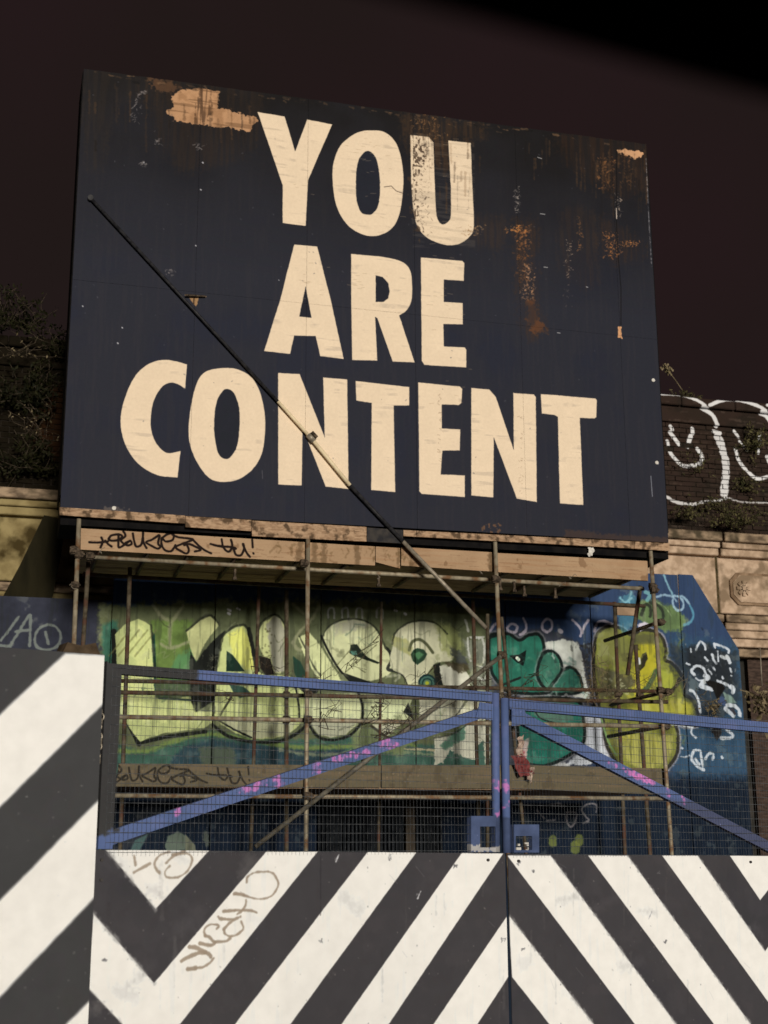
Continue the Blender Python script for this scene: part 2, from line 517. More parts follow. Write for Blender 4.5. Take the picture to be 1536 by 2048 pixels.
    crumbs([(1115, 440), (1160, 560)], 40, (200, 175, 150), 1, 3)
    crumbs([(640, 410), (670, 550)], 45, (180, 165, 150), 1, 3)
    crumbs([(590, 600), (730, 630)], 60, (220, 140, 70), 1, 3)
    crumbs([(130, 70), (330, 190)], 110, (150, 105, 62))
    crumbs([(145, 190), (260, 650)], 200, (60, 45, 36), 1, 3)
    crumbs([(380, 600), (510, 650)], 60, (150, 115, 80))
    c.poly(t2([(700, 960), (745, 960), (765, 1060), (805, 1115), (780, 1125), (730, 1105), (705, 1060)]), (98, 60, 36), soft=5, rough=8, a=.75, tex=.35 + .65 * c.thr(c.n2, .4, .2))
    c.poly(t2([(1140, 1090), (1155, 1090), (1162, 1145), (1140, 1140)]), (205, 150, 105), soft=1, rough=2)
    c.stroke(t2([(1132, 240), (1135, 420), (1132, 560), (1140, 740), (1155, 900), (1155, 1080)]), 1.6, (14, 12, 12), sm=False)
    for _ in range(150):
        x = random.choice([random.uniform(170, 520), random.uniform(815, 960), random.uniform(1020, 1295), random.uniform(1150, 1295)])
        y = 150 + .134 * (x - 168) + abs(random.gauss(0, 60))
        c.stroke([(x, y), (x + random.uniform(-1, 1), y + random.uniform(10, 70))], random.uniform(1, 5), random.choice([(74, 52, 34), (54, 40, 30), (24, 20, 18), (96, 66, 40)]), soft=2.5, rough=2, a=random.uniform(.1, .45), sm=False)
    c.stroke(t2([(1133, 520), (1134, 570)]), 1.8, (210, 190, 170))
    c.stroke(t2([(1275, 280), (1290, 600)]), 1.0, (130, 125, 125), rough=.8)
    c.stroke(t2([(1290, 600), (1302, 800)]), 1.0, (110, 105, 105), rough=1)
    for P in ([(755, 275), (775, 282)], [(768, 546), (790, 549)], [(785, 802), (803, 804)], [(850, 1117), (863, 1119)], [(988, 897), (996, 899)]):
        c.stroke(t2(P), 1.5, (170, 165, 160))
    # pale scratches top left, and the torn notch under the tube
    for (x, y), (w_, h_) in (((275, 215), (14, 32)), ((270, 235), (9, 14)), ((315, 283), (10, 6)), ((395, 292), (10, 8)), ((340, 545), (8, 10)), ((285, 328), (8, 6)), ((285, 185), (16, 4))):
        for _ in range(16):
            a_, b_ = x + random.gauss(0, w_ / 2.2), y + random.gauss(0, h_ / 2.2)
            c.stroke([(a_, b_), (a_ + random.uniform(-5, 5), b_ + random.uniform(-3, 4))], random.uniform(1, 2.5), (128, 118, 112), rough=1, a=random.uniform(.2, .65))
    c.stroke([(371, 590), (411, 593)], 2.5, (165, 130, 90), rough=1)
    c.poly([(377, 592), (397, 594), (392, 613), (384, 604)], (150, 115, 78), rough=1.5)
    c.stroke([(388, 592), (387, 608)], 2, (40, 28, 22))
    for x, y, r_ in ((165, 612, 3), (244, 655, 3), (235, 686, 3.5), (1307, 760, 5), (1314, 926, 5), (391, 491, 3), (401, 379, 3.5), (405, 325, 4), (230, 1014, 4), (287, 325, 2.5), (557, 560, 2)):
        c.stroke([(x, y), (x + 1, y + 1)], r_ * .8, (165, 160, 160), sm=False)
    c.stroke([(1301, 952), (1304, 993)], 1.2, (150, 150, 155))
    c.specks(150, [(130, 160), (1320, 1060)], (78, 76, 80), (1, 2.4), .6)
    c.stroke([(524, 941), (525, 957)], 1.5, (75, 72, 76))
    for _ in range(120):
        x = random.uniform(170, 1290); y = 140 + .1345 * (x - 168) + abs(random.gauss(0, 5))
        c.stroke([(x, y), (x + random.uniform(2, 14), y + random.uniform(0, 3))], random.uniform(1, 4), random.choice([(88, 66, 46), (120, 90, 62), (40, 32, 26), (18, 16, 15)]), soft=2, rough=2, a=random.uniform(.2, .6))
    # worn lower lip over the trim
    c.poly([(205, 1012), (260, 1018), (255, 1032), (215, 1028)], (140, 120, 100), soft=3, rough=5, a=.4)
    c.poly([(1130, 1060), (1337, 1075), (1337, 1090), (1130, 1078)], (90, 62, 42), soft=5, rough=5, a=.4)
    c.poly([(960, 1050), (1000, 1050), (1000, 1068), (960, 1066)], (150, 100, 60), soft=3, rough=6, a=.5, tex=c.thr(c.n1, .5, .1))
    return c

# ================================================================== art of the plank tag
def tag_strokes(f, dx=0, dy=0, shear=0.0, w=4.3, col=(30, 22, 18), a=1.0):
    t = crop(120, 1020, 4.267)
    Sx = [[(250, 275), (320, 278), (410, 268)], [(352, 235), (365, 270), (345, 320)], [(385, 262), (410, 290), (440, 312)],
          [(415, 245), (440, 218), (500, 208), (530, 225), (500, 255), (440, 262), (415, 250)], [(500, 222), (498, 280), (505, 320), (560, 290), (600, 262)],
          [(540, 182), (558, 220), (520, 262), (570, 300), (610, 290), (600, 262), (560, 280)], [(622, 200), (632, 260), (650, 310), (690, 300), (705, 250), (708, 195)],
          [(708, 195), (712, 270), (738, 325)], [(845, 215), (780, 255), (735, 275), (790, 310), (838, 330), (870, 300)], [(850, 220), (838, 290), (870, 310)],
          [(870, 240), (920, 205), (968, 205), (960, 255), (900, 268), (870, 240), (868, 300), (900, 345), (950, 350), (985, 300)],
          [(960, 210), (1010, 232), (1130, 250), (1080, 275), (990, 315), (1030, 350), (1080, 372), (1100, 340), (1080, 290)],
          [(1130, 250), (1180, 300), (1230, 340), (1290, 370)], [(1060, 300), (1100, 290), (1150, 310), (1200, 340), (1150, 355)],
          [(1285, 290), (1340, 305), (1400, 318)], [(1380, 250), (1395, 320), (1440, 355), (1470, 310), (1460, 255)], [(1330, 305), (1470, 318), (1500, 330)],
          [(1480, 320), (1500, 380), (1545, 385), (1570, 330), (1565, 290)], [(1560, 290), (1590, 360), (1620, 400)], [(1640, 255), (1645, 320)], [(1650, 368), (1652, 372)]]
    for s_ in Sx:
        P = [(x + dx, y + dy + shear * (x - 178)) for x, y in t(s_)]
        f(P, w, col, soft=1.2, rough=.5, a=a)

def plank_canvas():
    c = Canvas('plank_grain', facade(14.55), XA, .4, 7.8, 5.2, 5.9, 200, (160, 129, 97))
    full = (slice(0, c.H), slice(0, c.W))
    c.blend(full, c.thr(c.nh, .52, .12) * .4, (150, 112, 80))
    c.blend(full, c.thr(c.n3, .52, .12) * .35, (180, 148, 114))
    c.blend(full, c.thr(c.n2, .66, .06) * .5, (108, 80, 54))
    yy = np.linspace(1, 0, c.H)[:, None]
    for _ in range(60):
        x = random.uniform(160, 1300); y = 1060 + .058 * (x - 160) + random.uniform(5, 38)
        c.stroke([(x, y), (x + random.uniform(10, 40), y + random.uniform(0, 4))], 1.2, (120, 88, 62), a=.5, rough=.5)
    for x in (601, 630, 648, 798, 822, 985, 715, 980):
        y = 1060 + .058 * (x - 160)
        c.stroke([(x, y), (x + random.uniform(-4, 4), y + 45)], random.uniform(5, 14), (84, 64, 42), soft=5, rough=5, a=.5)
    for _ in range(40):
        x = random.uniform(540, 830); y = 1060 + .058 * (x - 160) + random.uniform(0, 20)
        c.stroke([(x, y), (x + random.uniform(-10, 14), y + random.uniform(2, 14))], random.uniform(1, 5), (96, 74, 46), soft=3, rough=4, a=.35)
    tag_strokes(c.stroke)
    return c

def plank2_canvas():
    c = Canvas('lower_plank_grain', facade(14.55), XA, .8, 8.0, 2.9, 3.4, 200, (96, 86, 66))
    full = (slice(0, c.H), slice(0, c.W))
    c.blend(full, c.thr(c.nh, .5, .12) * .5, (112, 94, 72))
    c.blend(full, c.thr(c.n2, .62, .08) * .4, (70, 60, 46))
    tag_strokes(c.stroke, dx=-8, dy=474, shear=-.062, w=3.6, col=(40, 36, 30), a=.85)
    c.specks(120, [(240, 1530), (1340, 1580)], (150, 130, 105), (1, 2.5), .5)
    return c

# ================================================================== the sprayed hoarding
HX0, HX1 = -1.6, 9.83
def wall_canvas():
    c = Canvas('hoarding_spray', facade(Y_HOARD), XA, HX0 - .1, HX1 + .1, 1.6, 6.4, 165, (58, 72, 84))
    full = (slice(0, c.H), slice(0, c.W))
    W = lambda P, col, **k: c.poly(P, col, **k)
    olive, dolive, green, teal, lime, black = (100, 104, 70), (70, 76, 52), (72, 104, 66), (42, 84, 72), (186, 192, 126), (28, 30, 26)
    # blue boards
    c.blend(full, np.ones((c.H, c.W), np.float32), (50, 66, 93), .12, c.nv)
    W([(-400, 1100), (215, 1100), (215, 1320), (-400, 1320)], (50, 51, 60), soft=20, rough=10, var=.2)
    W([(1340, 1270), (1500, 1290), (1500, 1600), (1340, 1560)], (52, 78, 100), soft=30, rough=14, var=.14, vn=c.nv)
    W([(190, 1548), (1600, 1555), (1600, 2100), (190, 2100)], (19, 29, 42), soft=26, rough=8, var=.25, vn=c.nv)  # lower boards darkened, the lower deck's shade put into the paint
    W([(200, 1700), (200, 1210), (330, 1205), (700, 1200), (980, 1215), (985, 1540), (600, 1545), (210, 1545)], olive, soft=10, rough=8, var=.25, a=.95)
    W([(205, 1250), (235, 1240), (235, 1540), (205, 1540)], (60, 100, 80), soft=6, rough=3, var=.25)
    W([(300, 1240), (385, 1240), (395, 1385), (300, 1392)], (96, 116, 58), soft=6, rough=5, var=.3)
    W([(355, 1310), (392, 1290), (392, 1392), (320, 1392)], (84, 130, 84), soft=9, rough=6, a=.8)
    # band under the letters
    W([(205, 1480), (280, 1500), (420, 1460), (520, 1478), (640, 1480), (720, 1470), (780, 1480), (860, 1490), (980, 1470), (980, 1545), (205, 1545)], (62, 92, 78), soft=6, rough=3, var=.25)
    W([(345, 1515), (375, 1490), (430, 1478), (520, 1490), (640, 1500), (690, 1495), (690, 1545), (340, 1545)], (46, 66, 72), soft=8, rough=4, var=.25)
    c.stroke([(225, 1500), (290, 1502), (350, 1482), (420, 1468), (500, 1480), (600, 1495), (700, 1492), (760, 1480), (830, 1492)], 8, (124, 138, 70), soft=5, rough=3, a=.8)
    c.stroke([(560, 1500), (640, 1510), (760, 1500), (870, 1510)], 5, (160, 160, 120), soft=4, rough=4, a=.6)
    W([(700, 1462), (760, 1450), (830, 1480), (800, 1510), (710, 1500)], (118, 128, 88), soft=8, rough=4)
    W([(400, 1495), (470, 1495), (470, 1545), (400, 1545)], (92, 96, 72), soft=8, rough=6, a=.7)
    # black lettering shadow
    W([(222, 1250), (232, 1262), (236, 1400), (262, 1440), (284, 1488), (340, 1472), (420, 1464), (470, 1474), (560, 1482), (650, 1478), (720, 1470), (780, 1478), (835, 1476), (900, 1420), (900, 1300), (880, 1250), (780, 1240), (650, 1240), (500, 1250), (420, 1255), (390, 1330), (384, 1395), (305, 1395), (302, 1262)], black, soft=2, rough=2, a=.0)
    c.stroke([(228, 1262), (228, 1330), (232, 1398), (278, 1488)], 9, black, soft=1.5, rough=.8, sm=False)
    c.stroke([(278, 1486), (330, 1474), (411, 1463)], 7, black, soft=1.5, rough=.8, sm=False)
    c.stroke([(306, 1268), (309, 1330), (312, 1390), (360, 1397)], 6, (24, 60, 48), soft=1.5)
    L1 = [(230, 1268), (248, 1250), (262, 1243), (277, 1238), (290, 1244), (302, 1252), (303, 1290), (308, 1360), (309, 1388), (382, 1394), (388, 1424), (425, 1424), (425, 1445), (408, 1457), (370, 1460), (331, 1466), (300, 1476), (280, 1484), (260, 1458), (240, 1425), (236, 1395), (233, 1330)]
    W(L1, lime, soft=1.5, rough=1.2, var=.12)
    W(L1, (216, 216, 140), soft=6, a=.5, tex=c.thr(c.n2, .5, .15))
    for x0 in (258, 275, 292, 240):
        c.stroke([(x0 + 20, 1260), (x0 - 22, 1312)], 2.6, (120, 118, 70), soft=2.5, rough=1, a=.7, sm=False)
    c.stroke([(309, 1370), (318, 1372), (318, 1396), (380, 1400)], 4, (50, 70, 55), sm=False)
    c.stroke([(323, 1379), (345, 1384), (352, 1374)], 3, (180, 180, 150), rough=1)
    W([(311, 1365), (385, 1365), (384, 1390), (350, 1398), (311, 1396)], (70, 80, 56), soft=3, rough=2, a=.85)
    c.stroke([(373, 1262), (402, 1236), (420, 1230), (438, 1250)], 4, (60, 62, 46), soft=3, a=.7)
    # second letter
    W([(372, 1264), (384, 1254), (402, 1238), (420, 1232), (432, 1242), (438, 1252), (420, 1272), (404, 1298), (394, 1322), (388, 1316), (378, 1290)], (186, 186, 128), soft=2, rough=1.2, var=.15)
    W([(380, 1300), (392, 1325), (408, 1300), (440, 1268), (450, 1262), (438, 1300), (432, 1345), (430, 1400), (414, 1410), (392, 1424), (382, 1405), (380, 1350)], black, soft=2, rough=1.5, var=.4)
    for _ in range(22):
        x, y = random.gauss(420, 10), random.gauss(1325, 18)
        c.stroke([(x, y), (x + random.uniform(-12, 12), y + random.uniform(-12, 12))], 1.6, (120, 118, 96), rough=1, a=.4)
    W([(441, 1300), (442, 1280), (450, 1268), (470, 1255), (486, 1252), (497, 1262), (503, 1290), (509, 1320), (508, 1340), (530, 1350), (555, 1350), (575, 1352), (600, 1362), (620, 1395), (608, 1430), (598, 1452), (575, 1468), (545, 1478), (505, 1478), (470, 1466), (440, 1448), (428, 1430), (430, 1395), (434, 1345)], lime, soft=1.5, rough=1, var=.14)
    W([(455, 1268), (486, 1252), (503, 1290), (508, 1338), (488, 1340), (466, 1312)], (222, 220, 110), soft=6, rough=3, a=.8)
    W([(440, 1436), (600, 1436), (575, 1470), (505, 1478), (445, 1450)], (178, 176, 140), soft=4, rough=2, a=.9)
    W([(453, 1302), (465, 1310), (490, 1343), (452, 1343)], (24, 44, 34), soft=1.2, rough=.5)
    c.stroke([(428, 1436), (470, 1460), (502, 1475)], 3.5, black, rough=1)
    c.stroke([(425, 1450), (460, 1474), (510, 1484), (560, 1482), (600, 1462), (616, 1440)], 6, black, soft=2, rough=1)
    c.stroke([(497, 1258), (506, 1300), (514, 1340)], 8, black, soft=2, rough=1)
    c.stroke([(590, 1370), (597, 1410), (598, 1440)], 4, black, rough=.8)
    c.stroke([(440, 1430), (462, 1395)], 4, (60, 60, 40), sm=False)
    W([(458, 1368), (486, 1372), (505, 1390), (480, 1396), (468, 1388)], (48, 74, 62), soft=2, rough=1)
    # third letter, half grey
    W([(516, 1265), (526, 1245), (548, 1231), (560, 1238), (568, 1250), (568, 1330), (560, 1346), (546, 1345), (540, 1318), (526, 1312), (518, 1290)], (200, 202, 138), soft=2, rough=1.2, var=.12)
    W([(533, 1250), (548, 1231), (562, 1240), (568, 1260), (568, 1342), (548, 1345), (540, 1300)], (162, 158, 134), soft=4, rough=2)
    for k in range(26):
        c.stroke([(random.gauss(533, 5), random.uniform(1255, 1320))] * 2, random.uniform(2, 4), (80, 78, 50), soft=2, a=.6, sm=False)
    W([(518, 1312), (540, 1318), (548, 1348), (532, 1352), (520, 1335)], (34, 30, 26), soft=2, rough=1)
    for _ in range(90):
        x = random.uniform(235, 820); y = random.uniform(1395, 1425)
        c.stroke([(x, y), (x + random.uniform(-1, 1), y + random.uniform(15, 50))], random.uniform(3, 8), random.choice([(172, 174, 120), (216, 218, 168), (150, 154, 104)]), soft=3, rough=2, a=.28, sm=False)
    # Y shapes, faint
    for P in ([(306, 1210), (322, 1232), (336, 1240)], [(366, 1212), (350, 1235), (340, 1252), (340, 1290)], [(322, 1288), (342, 1296), (376, 1284)], [(584, 1208), (606, 1226)], [(640, 1208), (622, 1240), (600, 1262), (585, 1285)], [(585, 1285), (600, 1300), (640, 1290)]):
        c.stroke(P, 6, (150, 148, 112), soft=4, rough=1.5, a=.75)
    W([(596, 1275), (618, 1264), (638, 1288), (660, 1325), (676, 1350), (682, 1362), (640, 1362), (622, 1335), (606, 1305)], (204, 206, 150), soft=2.5, rough=1.5, var=.14)
    W([(585, 1312), (600, 1322), (614, 1350), (596, 1362), (588, 1345)], (36, 62, 48), soft=2, rough=1)
    W([(590, 1365), (640, 1365), (634, 1386), (612, 1392)], black, soft=2, rough=1)
    # big round letter
    W([(646, 1275), (652, 1260), (668, 1246), (690, 1240), (712, 1240), (734, 1246), (752, 1260), (762, 1282), (772, 1300), (782, 1318), (782, 1335), (775, 1350), (740, 1362), (700, 1356), (678, 1344), (662, 1320), (650, 1298)], (198, 198, 150), soft=2, rough=1, sm=True, var=.12)
    W([(668, 1246), (712, 1240), (740, 1250), (700, 1262), (670, 1270)], (168, 164, 140), soft=8, rough=4, a=.8)
    c.stroke([(642, 1272), (655, 1300), (672, 1330), (684, 1346)], 4.5, black, soft=1.2)
    W([(680, 1343), (700, 1350), (752, 1368), (745, 1374), (700, 1366)], black, soft=1.3)
    W([(701, 1290), (713, 1288), (722, 1300), (734, 1314), (760, 1325), (755, 1328), (728, 1319), (708, 1312), (698, 1306)], (30, 36, 28), soft=1.2, rough=.6)
    W([(700, 1302), (712, 1302), (714, 1310), (704, 1310)], (84, 128, 110), soft=2.5)
    for s_ in ([(756, 1275), (700, 1322)], [(752, 1290), (690, 1345)], [(706, 1330), (730, 1345)], [(665, 1340), (700, 1300)]):
        c.stroke(s_, 1.8, (90, 90, 60), soft=1.5, rough=1, a=.8, sm=False)
    c.stroke([(772, 1296), (780, 1305), (782, 1322), (775, 1338), (790, 1342), (808, 1352), (818, 1372), (830, 1392)], 6, black, soft=1.4, rough=.6)
    # lower bodies
    W([(618, 1388), (730, 1388), (724, 1420), (716, 1448), (692, 1468), (662, 1475), (636, 1468), (616, 1440), (606, 1410)], (198, 200, 152), soft=1.8, rough=1, var=.14)
    W([(612, 1438), (716, 1438), (692, 1468), (662, 1475), (636, 1468)], (170, 168, 142), soft=4, rough=2, a=.85)
    c.stroke([(612, 1440), (634, 1472), (664, 1480), (700, 1470), (722, 1446)], 5, black, soft=1.8, rough=1)
    W([(728, 1388), (830, 1388), (812, 1425), (826, 1440), (728, 1440)], (202, 206, 156), soft=1.8, rough=1, var=.14)
    c.stroke([(716, 1385), (724, 1410), (724, 1440)], 5, black, soft=1.2)
    W([(744, 1449), (800, 1449), (786, 1462), (774, 1472)], (196, 192, 160), soft=1.5, rough=1)
    c.stroke([(742, 1452), (774, 1474), (800, 1478)], 5, (54, 50, 38), soft=2)
    W([(806, 1424), (816, 1405), (828, 1440)], black, soft=1.3)
    # a round letter with a teal drop
    W([(786, 1290), (790, 1268), (808, 1250), (835, 1243), (865, 1246), (885, 1262), (898, 1284), (912, 1306), (900, 1322), (872, 1326), (855, 1345), (842, 1372), (822, 1378), (806, 1350), (784, 1338), (780, 1315)], (196, 192, 156), soft=2, rough=1, sm=True, var=.13)
    W([(784, 1272), (812, 1278), (824, 1296), (820, 1312), (800, 1300), (784, 1290)], (160, 158, 98), soft=4, rough=2, a=.8)
    W([(870, 1248), (900, 1245), (930, 1290), (912, 1320), (884, 1300)], (140, 144, 86), soft=9, rough=5, a=.75)
    c.stroke([(818, 1300), (824, 1284), (838, 1279), (852, 1288), (865, 1305)], 6, (82, 84, 58), soft=2)
    W([(821, 1309), (826, 1300), (834, 1296), (847, 1299), (854, 1308), (848, 1320), (834, 1330), (825, 1322)], (40, 62, 44), soft=1.5)
    W([(827, 1308), (838, 1303), (847, 1309), (836, 1320)], (76, 118, 78), soft=3)
    for r_, col in ((19, (22, 44, 44)), (15, (70, 104, 90)), (11, (26, 52, 50)), (8, (88, 116, 88)), (4, (168, 170, 50))):
        W([(854 + r_ * math.cos(t), 1366 + r_ * .95 * math.sin(t)) for t in np.linspace(0, 6.28, 14)[:-1]], col, soft=1.5, rough=.8)
    W([(866, 1330), (880, 1325), (886, 1376), (872, 1376)], black, soft=1.5, rough=1)
    W([(878, 1332), (900, 1326), (925, 1334), (938, 1352), (940, 1376), (886, 1378)], (206, 202, 178), soft=1.8, rough=1.5, var=.15)
    W([(884, 1324), (936, 1324), (940, 1340), (915, 1348), (900, 1334)], (66, 58, 40), soft=3, rough=4, a=.85)
    W([(900, 1296), (920, 1300), (940, 1330), (910, 1326)], (60, 62, 66), soft=4, rough=5, a=.7)
    W([(838, 1390), (985, 1395), (985, 1440), (900, 1446), (838, 1440)], (196, 192, 162), soft=2, rough=2, var=.2)
    c.stroke([(845, 1442), (900, 1392)], 3, black, a=.6, rough=2); c.stroke([(905, 1440), (935, 1398)], 3, black, a=.6, rough=2)
    W([(925, 1278), (980, 1280), (980, 1390), (945, 1380), (938, 1340), (930, 1310)], (128, 130, 112), soft=6, rough=5, a=.9, var=.3)
    for P in ([(935, 1276), (936, 1300), (941, 1322)], [(950, 1276), (964, 1278), (968, 1300), (966, 1325)], [(930, 1240), (936, 1262)], [(950, 1330), (972, 1340), (968, 1360), (950, 1350)], [(940, 1275), (968, 1274)]):
        c.stroke(P, 4, (196, 194, 180), soft=2.2, rough=2, a=.8)
    W([(868, 1475), (905, 1468), (935, 1445), (978, 1452), (980, 1520), (970, 1530), (966, 1482), (955, 1490), (950, 1520), (935, 1516), (915, 1508), (900, 1500), (885, 1525), (868, 1530)], (192, 188, 164), soft=2, rough=3, var=.15)
    W([(905, 1466), (930, 1450), (930, 1478), (890, 1500), (880, 1492)], (62, 106, 84), soft=4, rough=3, a=.8)
    c.stroke([(810, 1498), (868, 1500)], 4, (166, 156, 122), rough=2)
    for x in (660, 688, 716, 757):
        c.stroke([(x - 4, 1235), (x - 4, 1222), (x, 1216), (x + 7, 1218), (x + 8, 1236)], 4, (176, 172, 170), soft=2, rough=1, a=.7)
    for x, y in ((789, 1220), (808, 1227), (456, 1219), (475, 1217), (455, 1226)):
        c.stroke([(x, y), (x + 4, y + 2)], 4, (190, 186, 180), soft=2, rough=1.5)
    # teal creature letter with pale field
    W([(980, 1262), (1100, 1258), (1165, 1290), (1180, 1340), (1200, 1390), (1220, 1430), (1220, 1520), (1120, 1545), (1000, 1545), (985, 1400)], (62, 60, 62), soft=10, rough=6, a=.75, var=.25)
    W([(1088, 1285), (1125, 1279), (1155, 1285), (1163, 1305), (1168, 1335), (1175, 1380), (1190, 1400), (1150, 1395), (1110, 1350)], (190, 190, 176), soft=3, rough=3, var=.16)
    W([(1148, 1425), (1200, 1432), (1215, 1470), (1218, 1520), (1170, 1530), (1130, 1530), (1160, 1500)], (196, 198, 200), soft=3, rough=3, var=.14)
    W([(1040, 1515), (1130, 1525), (1150, 1540), (1060, 1545)], (190, 188, 180), soft=3, rough=3, a=.8)
    T1 = [(978, 1276), (1000, 1268), (1018, 1268), (1038, 1280), (1058, 1270), (1078, 1270), (1087, 1290), (1085, 1312), (1078, 1330), (1094, 1345), (1098, 1384), (1020, 1384), (1002, 1370), (982, 1340)]
    T2 = [(1084, 1310), (1096, 1302), (1110, 1306), (1121, 1322), (1122, 1342), (1106, 1365), (1092, 1378), (1074, 1350)]
    T3 = [(1118, 1345), (1138, 1335), (1152, 1342), (1162, 1362), (1158, 1384), (1100, 1386), (1106, 1364)]
    T4 = [(1042, 1400), (1150, 1400), (1166, 1440), (1168, 1478), (1152, 1500), (1112, 1524), (1074, 1532), (1042, 1516), (1036, 1470)]
    for P, cc in ((T4, (38, 102, 86)), (T3, (52, 104, 86)), (T1, (42, 104, 84)), (T2, (56, 106, 86))):
        W([(x, y) for x, y in P], (160, 160, 150), soft=3, rough=2, sm=True, a=.0)
        c.stroke(P + P[:2], 13, (158, 154, 148), soft=3, rough=2, a=.45)
        W(P, cc, soft=1.5, rough=1, sm=True, var=.22)
        c.stroke(P + P[:2], 6.5, (20, 28, 26), soft=2, rough=1)
    W([(1050, 1400), (1150, 1400), (1145, 1440), (1100, 1446), (1070, 1430)], (92, 112, 96), soft=5, rough=4, a=.8)
    c.stroke([(1066, 1415), (1080, 1436), (1110, 1446)], 3, (30, 40, 36))
    W([(1018, 1311), (1038, 1309), (1052, 1300), (1050, 1320), (1046, 1332), (1032, 1324)], (16, 22, 20), soft=1.2)
    c.stroke([(1034, 1316), (1037, 1319)], 7, (225, 225, 200), soft=1.3, rough=.8)
    c.stroke([(1040, 1375), (1060, 1356), (1075, 1345)], 1.8, (20, 50, 40)); c.stroke([(1000, 1372), (1040, 1355)], 5, (28, 34, 30), rough=1)
    c.stroke([(1020, 1318), (1005, 1345), (995, 1376)], 7, (60, 52, 42), soft=4, a=.6)
    W([(1040, 1498), (1050, 1480), (1058, 1476), (1050, 1530), (1040, 1520)], (196, 170, 160), soft=2, rough=2)
    for _ in range(70):
        x, y = random.choice([(random.uniform(985, 1090), random.uniform(1285, 1380)), (random.uniform(1045, 1160), random.uniform(1430, 1515)), (random.uniform(1090, 1155), random.uniform(1315, 1380))])
        c.stroke([(x, y), (x + random.uniform(-14, 14), y + random.uniform(-8, 14)), (x + random.uniform(-20, 20), y + random.uniform(0, 24))], random.uniform(2, 8), random.choice([(30, 84, 70), (84, 142, 112), (26, 66, 58), (70, 116, 92), (60, 84, 70)]), soft=3.5, rough=3, a=random.uniform(.12, .4))
    for _ in range(40):
        x, y = random.uniform(1095, 1200), random.uniform(1285, 1390)
        c.stroke([(x, y), (x + random.uniform(-10, 10), y + random.uniform(-10, 14))], random.uniform(1.5, 5), random.choice([(60, 58, 56), (120, 120, 112), (226, 224, 214), (30, 30, 30)]), soft=2, rough=3, a=random.uniform(.15, .5))
    W([(1160, 1290), (1192, 1285), (1200, 1390), (1180, 1395), (1172, 1340)], (36, 34, 34), soft=5, rough=6, a=.85, tex=.5 + .5 * c.thr(c.n1, .45, .15))
    W([(1100, 1392), (1140, 1394), (1136, 1402), (1104, 1402)], (24, 26, 24), soft=1.5, rough=2)
    # top scribbles
    for P in ([(1014, 1256), (1022, 1248), (1034, 1252), (1030, 1264), (1018, 1262), (1014, 1256)], [(1046, 1236), (1052, 1250), (1050, 1262), (1040, 1270)],
              [(1084, 1248), (1092, 1238), (1102, 1242), (1103, 1256), (1094, 1264), (1085, 1258), (1084, 1248)], [(1145, 1240), (1160, 1256), (1164, 1266)], [(1176, 1240), (1168, 1254), (1160, 1272)],
              [(980, 1262), (990, 1248), (1004, 1252)], [(1188, 1262), (1194, 1246), (1206, 1242), (1222, 1248), (1240, 1258), (1256, 1270)]):
        c.stroke(P, 5.5, (188, 176, 184), soft=2, rough=1.2, a=.9)
    c.stroke([(1119, 1261), (1122, 1263)], 9, (180, 172, 178), soft=2, rough=1)
    # yellow letter
    YL = [(1192, 1292), (1196, 1272), (1206, 1262), (1224, 1256), (1244, 1262), (1262, 1274), (1282, 1264), (1302, 1264), (1320, 1276), (1328, 1300), (1326, 1322), (1340, 1328), (1356, 1345), (1366, 1368), (1366, 1392), (1380, 1400), (1390, 1420), (1392, 1445), (1370, 1448), (1348, 1442), (1352, 1472), (1350, 1505), (1335, 1530), (1312, 1546), (1280, 1548), (1240, 1528), (1216, 1490), (1208, 1440), (1196, 1390), (1190, 1340)]
    c.stroke(YL + YL[:2], 20, (168, 160, 162), soft=4, rough=2, a=.8)
    c.stroke(YL + YL[:2], 14, (46, 44, 38), soft=2, rough=1)
    W(YL, (118, 120, 56), soft=2, rough=1.5, sm=True, var=.25)
    W([(1268, 1286), (1300, 1284), (1318, 1300), (1312, 1350), (1300, 1380), (1270, 1400), (1262, 1340)], (182, 170, 46), soft=12, rough=9, a=.85, var=.15)
    W([(1322, 1340), (1345, 1345), (1352, 1370), (1340, 1392), (1322, 1388)], (152, 156, 62), soft=5, rough=3)
    W([(1220, 1470), (1345, 1470), (1338, 1520), (1300, 1542), (1250, 1525)], (158, 154, 78), soft=6, rough=4, var=.3, vn=c.nv)
    W([(1254, 1390), (1390, 1402), (1380, 1440), (1254, 1440)], (176, 168, 62), soft=8, rough=7, a=.7, var=.25)
    W([(1240, 1306), (1262, 1305), (1262, 1325), (1244, 1322)], (60, 56, 36), soft=3, rough=2)
    W([(1276, 1332), (1284, 1308), (1292, 1304), (1295, 1316), (1288, 1334), (1278, 1342)], (44, 42, 30), soft=2, rough=1)
    c.stroke([(1277, 1318), (1278, 1326)], 7, (210, 210, 205), soft=2)
    c.stroke([(1312, 1342), (1296, 1372), (1284, 1384)], 10, (62, 84, 60), soft=3, rough=2, a=.9)
    W([(1190, 1330), (1230, 1345), (1262, 1350), (1270, 1365), (1240, 1390), (1200, 1400)], (74, 70, 50), soft=5, rough=5, a=.9)
    c.stroke([(1326, 1392), (1345, 1380), (1358, 1360)], 9, (56, 54, 40), soft=3, rough=2)
    for _ in range(80):
        x, y = random.uniform(1200, 1370), random.uniform(1270, 1530)
        c.stroke([(x, y), (x + random.uniform(-12, 12), y + random.uniform(-4, 18)), (x + random.uniform(-14, 14), y + random.uniform(8, 34))], random.uniform(2, 8), random.choice([(104, 104, 58), (84, 84, 56), (196, 184, 60), (120, 126, 44), (150, 142, 90)]), soft=3.5, rough=3, a=random.uniform(.12, .42))
